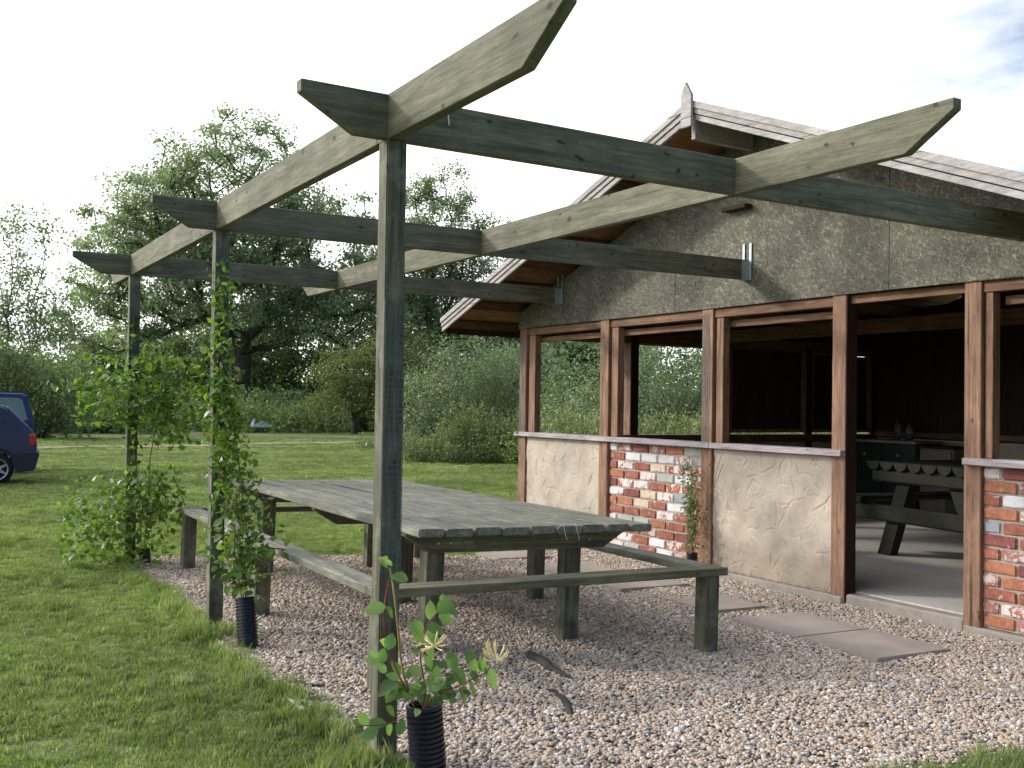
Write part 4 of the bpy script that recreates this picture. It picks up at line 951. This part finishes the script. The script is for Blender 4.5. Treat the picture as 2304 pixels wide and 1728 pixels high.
climber('honeysuckle_vine', 'dense honeysuckle wound up the middle post from its black pipe', (.11, 2.27, .0), C, .048, st, 71)
# farthest post: a wide tangle at head height and another low down
def cloud(c, s_, n): return np.array(c)+np.clip(r.normal(size=(n, 3)), -1.7, 1.7)*np.array(s_)
C = np.concatenate([cloud((-.05, 5.50, 1.52), (.20, .22, .17), 800), cloud((.32, 5.55, 1.45), (.17, .20, .22), 850), cloud((.22, 5.6, 1.80), (.13, .15, .09), 150), cloud((-.42, 5.6, 1.56), (.12, .1, .05), 60),
    cloud((-.16, 5.45, .42), (.20, .22, .20), 800), cloud((.22, 5.50, .62), (.13, .16, .14), 460), cloud((.05, 5.5, .12), (.18, .15, .10), 150), cloud((.36, 5.5, .42), (.08, .08, .10), 50), cloud((.04, 5.58, 1.95), (.03, .04, .18), 55), cloud((.05, 5.55, 1.0), (.05, .05, .22), 70), cloud((.40, 5.55, 1.12), (.08, .08, .06), 50)])
st = [[(.15, 5.5, 0), (.17, 5.48, .5), (.19, 5.5, .95), (.25, 5.52, 1.3), (.4, 5.5, 1.5)], [(.14, 5.5, 0), (.1, 5.5, .7), (.0, 5.5, 1.3), (-.2, 5.5, 1.55), (-.5, 5.55, 1.5)], [(.15, 5.5, 0), (-.1, 5.45, .3), (-.4, 5.45, .45)], [(.05, 5.54, 1.2), (.03, 5.55, 1.8), (.04, 5.56, 2.25)], [(.2, 5.5, .6), (.4, 5.5, .75), (.5, 5.5, .5)]]
climber('honeysuckle_vine', 'bushy honeysuckle spreading wide of the farthest post, head high and knee high', (.15, 5.5, 0), C, .060, st, 72)
# thin climber on the pavilion wall
C = np.concatenate([cloud((4.60, 3.42, .30), (.03, .035, .16), 330), cloud((4.60, 3.44, .62), (.03, .045, .16), 330), cloud((4.62, 3.52, .86), (.03, .055, .07), 70), cloud((4.6, 3.3, .45), (.02, .06, .2), 20)])
root = empty('jasmine', (4.585, 3.40, 0), 0, 'narrow dark jasmine climbing the corner between brick panel and render panel', 'climbing plant')
v, f = join_np([tube_path(np.array(s_)-np.array((4.585, 3.4, 0)), .003, 4) for s_ in ([(4.585, 3.4, .05), (4.6, 3.4, .5), (4.62, 3.5, 1.0)], [(4.59, 3.4, .1), (4.64, 3.25, .6), (4.72, 3.16, 1.05)], [(4.64, 3.22, .65), (4.68, 3.1, .95)])]); link('stems', mesh_np('stems', v, f, M_stem), root)
V, Fq = leaves(C-np.array((4.585, 3.4, 0)), .045*r.uniform(.6, 1.4, len(C)), None, r, .35, .6); link('foliage', mesh_np('foliage', V, Fq, M_mid), root)['kind'] = 'stuff'
C = np.concatenate([cloud((4.60, 6.80, .95), (.03, .08, .10), 40), cloud((4.62, 6.72, .5), (.03, .05, .25), 45), cloud((4.62, 6.62, 1.18), (.02, .03, .06), 14)])
root = empty('jasmine', (4.62, 6.72, -.1), 0, 'sparse light green climber at the far front corner of the pavilion', 'climbing plant')
v, f = tube_path([(0, 0, 0), (0, .03, .6), (-.02, .1, 1.1), (0, -.08, 1.35)], .003, 4); link('stems', mesh_np('stems', v, f, M_stem), root)
V, Fq = leaves(C-np.array((4.62, 6.72, -.1)), .05*r.uniform(.6, 1.3, len(C)), None, r, .5, .4); link('foliage', mesh_np('foliage', V, Fq, M_vine), root)['kind'] = 'stuff'

# flowering honeysuckle in the nearest pipe, every leaf its own part
def at_y(u, v, y):
    D = fw+rt*((u-1152)/F_PX)-up*((v-864)/F_PX); t = (y-CAM.y)/D.y; return CAM+D*t
def hz(cx_, cy_, dy=0): return at_y(800+.2882*cx_, 1250+.2882*cy_, -.15+dy)
hb = Vector((.13, -.155, .0))
hon = empty('honeysuckle', hb, 0, 'flowering honeysuckle with two cream flower heads growing from the nearest pipe', 'climbing plant')
LF = [(585,500,585,365),(640,440,760,345),(650,475,770,485),(700,420,795,440),(665,345,680,310),(560,580,700,562),(520,665,440,560),(530,575,430,540),(530,670,680,635),(445,750,560,715),(550,725,620,790),(405,190,300,150),(230,400,80,425),(240,410,300,475),(250,730,290,615),(260,700,200,665),(240,905,170,850),(180,830,240,735),(175,790,115,745),(180,830,80,810),(340,930,300,830),(340,960,245,930),(320,975,190,1070),(400,1000,250,1110),(410,960,440,880),(530,930,420,870),(550,900,640,820),(600,880,540,790),(610,1000,640,880),(570,960,610,1060),(640,870,730,835),(720,760,790,890),(760,900,875,985),(650,1060,780,1080),(720,1100,770,1150),(810,1040,890,1165),(885,990,940,1115),(1010,890,1110,1025),(960,810,1020,900),(870,830,910,735),(880,850,975,900),(890,920,970,970),(100,1310,232,1310),(60,1445,165,1340),(235,1320,290,1395),(20,1240,100,1310),(240,1180,310,1240),(560,1170,630,1125),(480,1130,560,1090),(580,1050,690,960),(300,1050,250,1140),(340,1400,365,1280),(-20,1290,60,1330),(0,1380,60,1330),(175,15,230,45),(190,60,260,80),(215,10,260,60),(240,40,285,75),(700,1000,800,930),(500,1040,420,1100),(640,930,560,1000),(450,1010,520,1080),(600,1110,520,1150),(660,1090,700,1010)]
for k, (ax_, ay_, bx_, by_) in enumerate(LF):
    q_ = random.Random(k); dy = q_.uniform(-.06, .05); a = hz(ax_, ay_, dy); c = hz(bx_, by_, dy+q_.uniform(-.02, .02)); d = c-a
    nv = Vector((q_.uniform(-.6, .4), -1.0, q_.uniform(.3, 1.3)))
    put_leaf(LH[k % 3], hon, a-hb-d*.06, d.length*1.18, d, nv)
q_ = random.Random(5)
for k in range(46):
    a = q_.uniform(0, 6.28); rad = q_.uniform(.02, .13); c = hb+Vector((math.cos(a)*rad*1.1-.01+q_.uniform(0, .05), math.sin(a)*rad*.7, q_.uniform(.31, .44)-rad*.25))
    d = Vector((math.cos(a+q_.uniform(-.6, .6)), math.sin(a+q_.uniform(-.6, .6)), q_.uniform(-.5, .7)))
    put_leaf(LH[k % 3], hon, c-hb, q_.uniform(.026, .048), d, Vector((q_.uniform(-.5, .3), -.7, q_.uniform(.4, 1.4))))
def hstem(pts, r_, m_, dy=0):
    P_ = [hz(x_, y_, dy+.01*math.sin(i*2))-hb for i, (x_, y_) in enumerate(pts)]; v, f = tube_path(P_, r_, 6); link('stem', mesh_np('stem', v, f, m_, True), hon)
hstem([(270, 95), (290, 200), (315, 400), (335, 600), (350, 790), (380, 950), (440, 1130), (480, 1250)], .0045, M_ystem, .02)
hstem([(262, 190), (235, 320), (218, 450), (228, 600), (262, 730), (300, 840), (345, 950), (400, 1050), (470, 1200)], .0028, M_redstem, .0)
hstem([(520, 1200), (550, 1050), (520, 900), (505, 800), (530, 620), (575, 515), (650, 430), (690, 370)], .0026, M_redstem, -.02)
hstem([(540, 1200), (640, 1060), (780, 1030), (900, 970), (1020, 915), (1060, 850)], .0026, M_redstem, -.03)
hstem([(460, 1230), (370, 1270), (270, 1310), (160, 1325), (40, 1330)], .0022, M_redstem, -.01)
hstem([(500, 1200), (420, 1050), (340, 1000), (240, 905), (170, 800)], .0020, M_stem, .02); hstem([(530, 1200), (600, 1000), (700, 880), (860, 850), (930, 790)], .0020, M_stem, .0)
def flower(c, dirz, rr, seed, nn=16):
    rr *= 1.45
    q_ = np.random.default_rng(seed); c = np.array(c-hb); T_ = []
    for k in range(nn):
        a = q_.uniform(0, 6.28); el = q_.uniform(-.5, .9); d = np.array([math.cos(a)*math.cos(el), math.sin(a)*math.cos(el)*.8, math.sin(el)])
        L_ = rr*q_.uniform(.75, 1.15); p1 = c+d*L_*.5; p2 = c+d*L_*.85+np.array([0, 0, dirz*L_*.15]); p3 = c+d*L_+np.array([0, 0, dirz*L_*.42])
        T_.append(tube_path([c, p1, p2, p3], [.0014, .0022, .0036, .0016], 5))
        T_.append(tube_path([p2, p2+d*L_*.35-np.array([0, 0, L_*.15])], [.0006, .0004], 3))
    v, f = join_np(T_); link('flower', mesh_np('flower', v, f, M_petal, True), hon)
flower(hz(612, 705, -.085), .3, .042, 1, 22); flower(hz(1100, 812, -.06), 1.0, .044, 2, 22); flower(hz(505, 690, .0), .5, .022, 3, 7)

# tall seed head of a grass in the lawn left of the far post
root = empty('grass_stalk', (-.20, 5.45, 0), 0, 'single pale grass stalk with a drooping seed head left of the farthest post', 'grass stalk')
v, f = tube_path([(0, 0, 0), (.0, 0, .3), (-.03, 0, .55), (-.045, 0, .66)], .0018, 4); link('stem', mesh_np('stem', v, f, M_seed), root)
C = np.column_stack([-.045-np.linspace(0, .075, 60), np.zeros(60), .66+np.linspace(0, .13, 60)*1.0])+r.normal(size=(60, 3))*.006; V, Fq = leaves(C, .016, None, r, .4); link('seed_head', mesh_np('seed_head', V, Fq, M_seed), root)

# ------------------------------------------------------------------ cars
def car(loc, rz, label, prof, belt, W_, glassm, lamp=True, sc=1.0, wheel=True, glass_pts=None):
    """side outline (x back positive from the rear wheel, z up); y=0 is the near side"""
    root = empty('parked_car', loc, rz, label, 'car', None); root.scale = (sc, sc, sc)
    bm = bmesh.new(); n = len(prof)
    def tum(z): return max(0, z-belt)*.30
    A = [bm.verts.new((x, 0, z)) for x, z in prof]; B = [bm.verts.new((x, W_, z)) for x, z in prof]
    fa = bm.faces.new(A); fb = bm.faces.new(B[::-1])
    for i in range(n): bm.faces.new((A[i], B[i], B[(i+1) % n], A[(i+1) % n]))
    bmesh.ops.recalc_face_normals(bm, faces=bm.faces)
    bmesh.ops.bevel(bm, geom=[e for e in bm.edges if len(e.link_faces) == 2 and (fa in e.link_faces or fb in e.link_faces)], offset=.035, segments=3, affect='EDGES')
    bmesh.ops.bisect_plane(bm, geom=list(bm.verts)+list(bm.edges)+list(bm.faces), plane_co=(0, 0, belt), plane_no=(0, 0, 1))
    for v in bm.verts: v.co.y += tum(v.co.z)*(1 if v.co.y < W_/2 else -1)
    bmesh.ops.triangulate(bm, faces=[f for f in bm.faces if len(f.verts) > 4])
    link('body', fin(bm, 'body', M_carpaint), root)
    for g in (glass_pts or []):
        bm = bmesh.new(); vs = [bm.verts.new((x, tum(z)-.004, z)) for x, z in g]; vs2 = [bm.verts.new((x, tum(z)+.02, z)) for x, z in g]; m_ = len(g)
        bm.faces.new(vs); bm.faces.new(vs2[::-1])
        for i in range(m_): bm.faces.new((vs[i], vs2[i], vs2[(i+1) % m_], vs[(i+1) % m_]))
        link('side_window', fin(bm, 'side_window', glassm), root)
    if lamp:
        tl = prism('tail_lamp', [(.48, .665), (.588, .665), (.575, .80), (.47, .80)], .10, M_lamp, root, 'y', (.012, -.004, 0), None, .006)
        prism('amber_lens', [(.472, .803), (.572, .803), (.545, .845), (.465, .845)], .10, M_lampo, tl, 'y', (0, 0, 0), None, .004)
        prism('bumper', [(.20, .54), (.625, .545), (.64, .50), (.60, .33), (.565, .24), (.30, .21), (.255, .30)], W_+.02, M_bumper, root, 'y', (0, -.012, 0), None, .012)
    if wheel:
        for wx_ in (0, -2.15):
            bm = bmesh.new(); seg = 28; pr = [(.135, .02), (.235, .0), (.262, .03), (.262, .15), (.24, .17)]
            R_ = [[bm.verts.new((q_*math.cos(2*math.pi*k/seg), yy, q_*math.sin(2*math.pi*k/seg))) for k in range(seg)] for q_, yy in pr]
            for A_, B_ in zip(R_, R_[1:]):
                for k in range(seg): bm.faces.new((A_[k], A_[(k+1) % seg], B_[(k+1) % seg], B_[k]))
            wo = link('wheel', fin(bm, 'wheel', M_tyre, True), root, (wx_, -.005, .262))
            bm = bmesh.new(); seg = 36
            ring = []
            for q_, yy in ((.185, -.004), (.165, .004), (.16, .03)): ring.append([bm.verts.new((q_*math.cos(2*math.pi*k/seg), yy, q_*math.sin(2*math.pi*k/seg))) for k in range(seg)])
            for A_, B_ in zip(ring, ring[1:]):
                for k in range(seg): bm.faces.new((A_[k], A_[(k+1) % seg], B_[(k+1) % seg], B_[k]))
            c_ = [bm.verts.new((.10*math.cos(2*math.pi*k/14)*(1 if k % 2 else .8), .004, .10*math.sin(2*math.pi*k/14)*(1 if k % 2 else .8))) for k in range(14)]; bm.faces.new(c_)
            for k in range(7):
                a = 2*math.pi*(k*2+1)/14; d_ = Vector((math.cos(a), 0, math.sin(a))); p_ = Vector((-math.sin(a), 0, math.cos(a)))
                bm.faces.new([bm.verts.new(d_*.09+p_*.025+Vector((0, .003, 0))), bm.verts.new(d_*.165+p_*.012+Vector((0, .003, 0))), bm.verts.new(d_*.165-p_*.012+Vector((0, .003, 0))), bm.verts.new(d_*.09-p_*.025+Vector((0, .003, 0)))])
            link('rim', fin(bm, 'rim', M_rim), wo)
            bm = bmesh.new(); vv = [bm.verts.new((.168*math.cos(2*math.pi*k/seg), .032, .168*math.sin(2*math.pi*k/seg))) for k in range(seg)]; bm.faces.new(vv); link('brake_shadow_disc', fin(bm, 'disc', M_tyre), wo).name = 'hub_shadow_disc'  # black disc stands in for the shade behind the spokes
            bm = bmesh.new(); seg = 20; a_ = []; b2 = []
            for k in range(seg+1):
                t = math.pi*k/seg; a_.append(bm.verts.new((.325*math.cos(t), -.002, .325*math.sin(t)))); b2.append(bm.verts.new((.29*math.cos(t), -.004, .29*math.sin(t))))
            for k in range(seg): bm.faces.new((a_[k], a_[k+1], b2[k+1], b2[k]))
            link('wheel_arch', fin(bm, 'wheel_arch', M_bumper), root, (wx_, 0, .262))
    return root
arch = [(.31*math.cos(t), .262+.31*math.sin(t)) for t in np.linspace(.0, math.pi, 12)]
arch2 = [(-2.15+x, z) for x, z in arch]
prof = [(.585, .26), (.595, .52), (.60, .68), (.575, .80), (.52, .88), (.44, .97), (.16, 1.265), (.08, 1.30), (-.3, 1.318), (-1.0, 1.30), (-1.30, 1.25), (-1.85, .93), (-2.75, .80), (-2.85, .60), (-2.80, .25), (-2.46, .22)]+arch2[::-1]+[(-1.84, .20), (-.31, .20)]+arch[::-1]+[(.31, .22)]
g1 = [(.40, .96), (.13, 1.25), (.05, 1.275), (-.10, 1.28), (-.10, .90), (.30, .885)]
g2 = [(-.16, .90), (-.16, 1.28), (-.95, 1.265), (-1.22, 1.21), (-1.70, .92)]
car((-.44, 14.75, -.0), -.09, 'dark blue hatchback at the left edge showing its rear wheel and red tail lamp', prof, .90, 1.45, M_carglass, True, 1.0, True, [g1, g2])
prof2 = [(.60, .28), (.62, .70), (.57, .98), (.44, 1.50), (.36, 1.545), (-.3, 1.56), (-1.4, 1.54), (-1.95, 1.02), (-2.8, .85), (-2.9, .60), (-2.85, .25), (-2.46, .22)]+arch2[::-1]+[(-1.84, .20), (-.31, .20)]+arch[::-1]+[(.31, .22)]
g3 = [(.46, 1.02), (.36, 1.40), (.28, 1.44), (-.55, 1.45), (-.55, 1.0)]
car((-.22, 17.4, -.0), -.09, 'taller dark blue estate parked behind the hatchback, its rear side window showing', prof2, 1.0, 1.5, M_carglass2, False, 1.0, True, [g3, [(-.62, 1.0), (-.62, 1.45), (-1.35, 1.44), (-1.8, 1.03)]])

# ------------------------------------------------------------------ small far things
tr = box('bird_box', (14.62, 54.9, 2.6), (14.82, 55.1, 3.0), M_bird, None, .01); tag(tr, 'orange-brown box fixed to the trunk of the big ash', 'box')
bm = bmesh.new(); vs = [(-.40, -.2, 0), (.45, -.25, 0), (.40, .2, 0), (-.45, .25, 0), (-.38, -.15, .34), (.25, -.22, .26), (.42, .15, .10), (-.25, .2, .40)]
vs = [bm.verts.new(p) for p in vs]
for f in ((0, 1, 2, 3), (4, 5, 6, 7), (0, 1, 5, 4), (1, 2, 6, 5), (2, 3, 7, 6), (3, 0, 4, 7)): bm.faces.new([vs[i] for i in f])
tag(link('crumpled_sheet', fin(bm, 'crumpled_sheet', M_white), None, (12.0, 41.6, .25)), 'pale blue-white crumpled sheet lying in the far scrub', 'sheet')
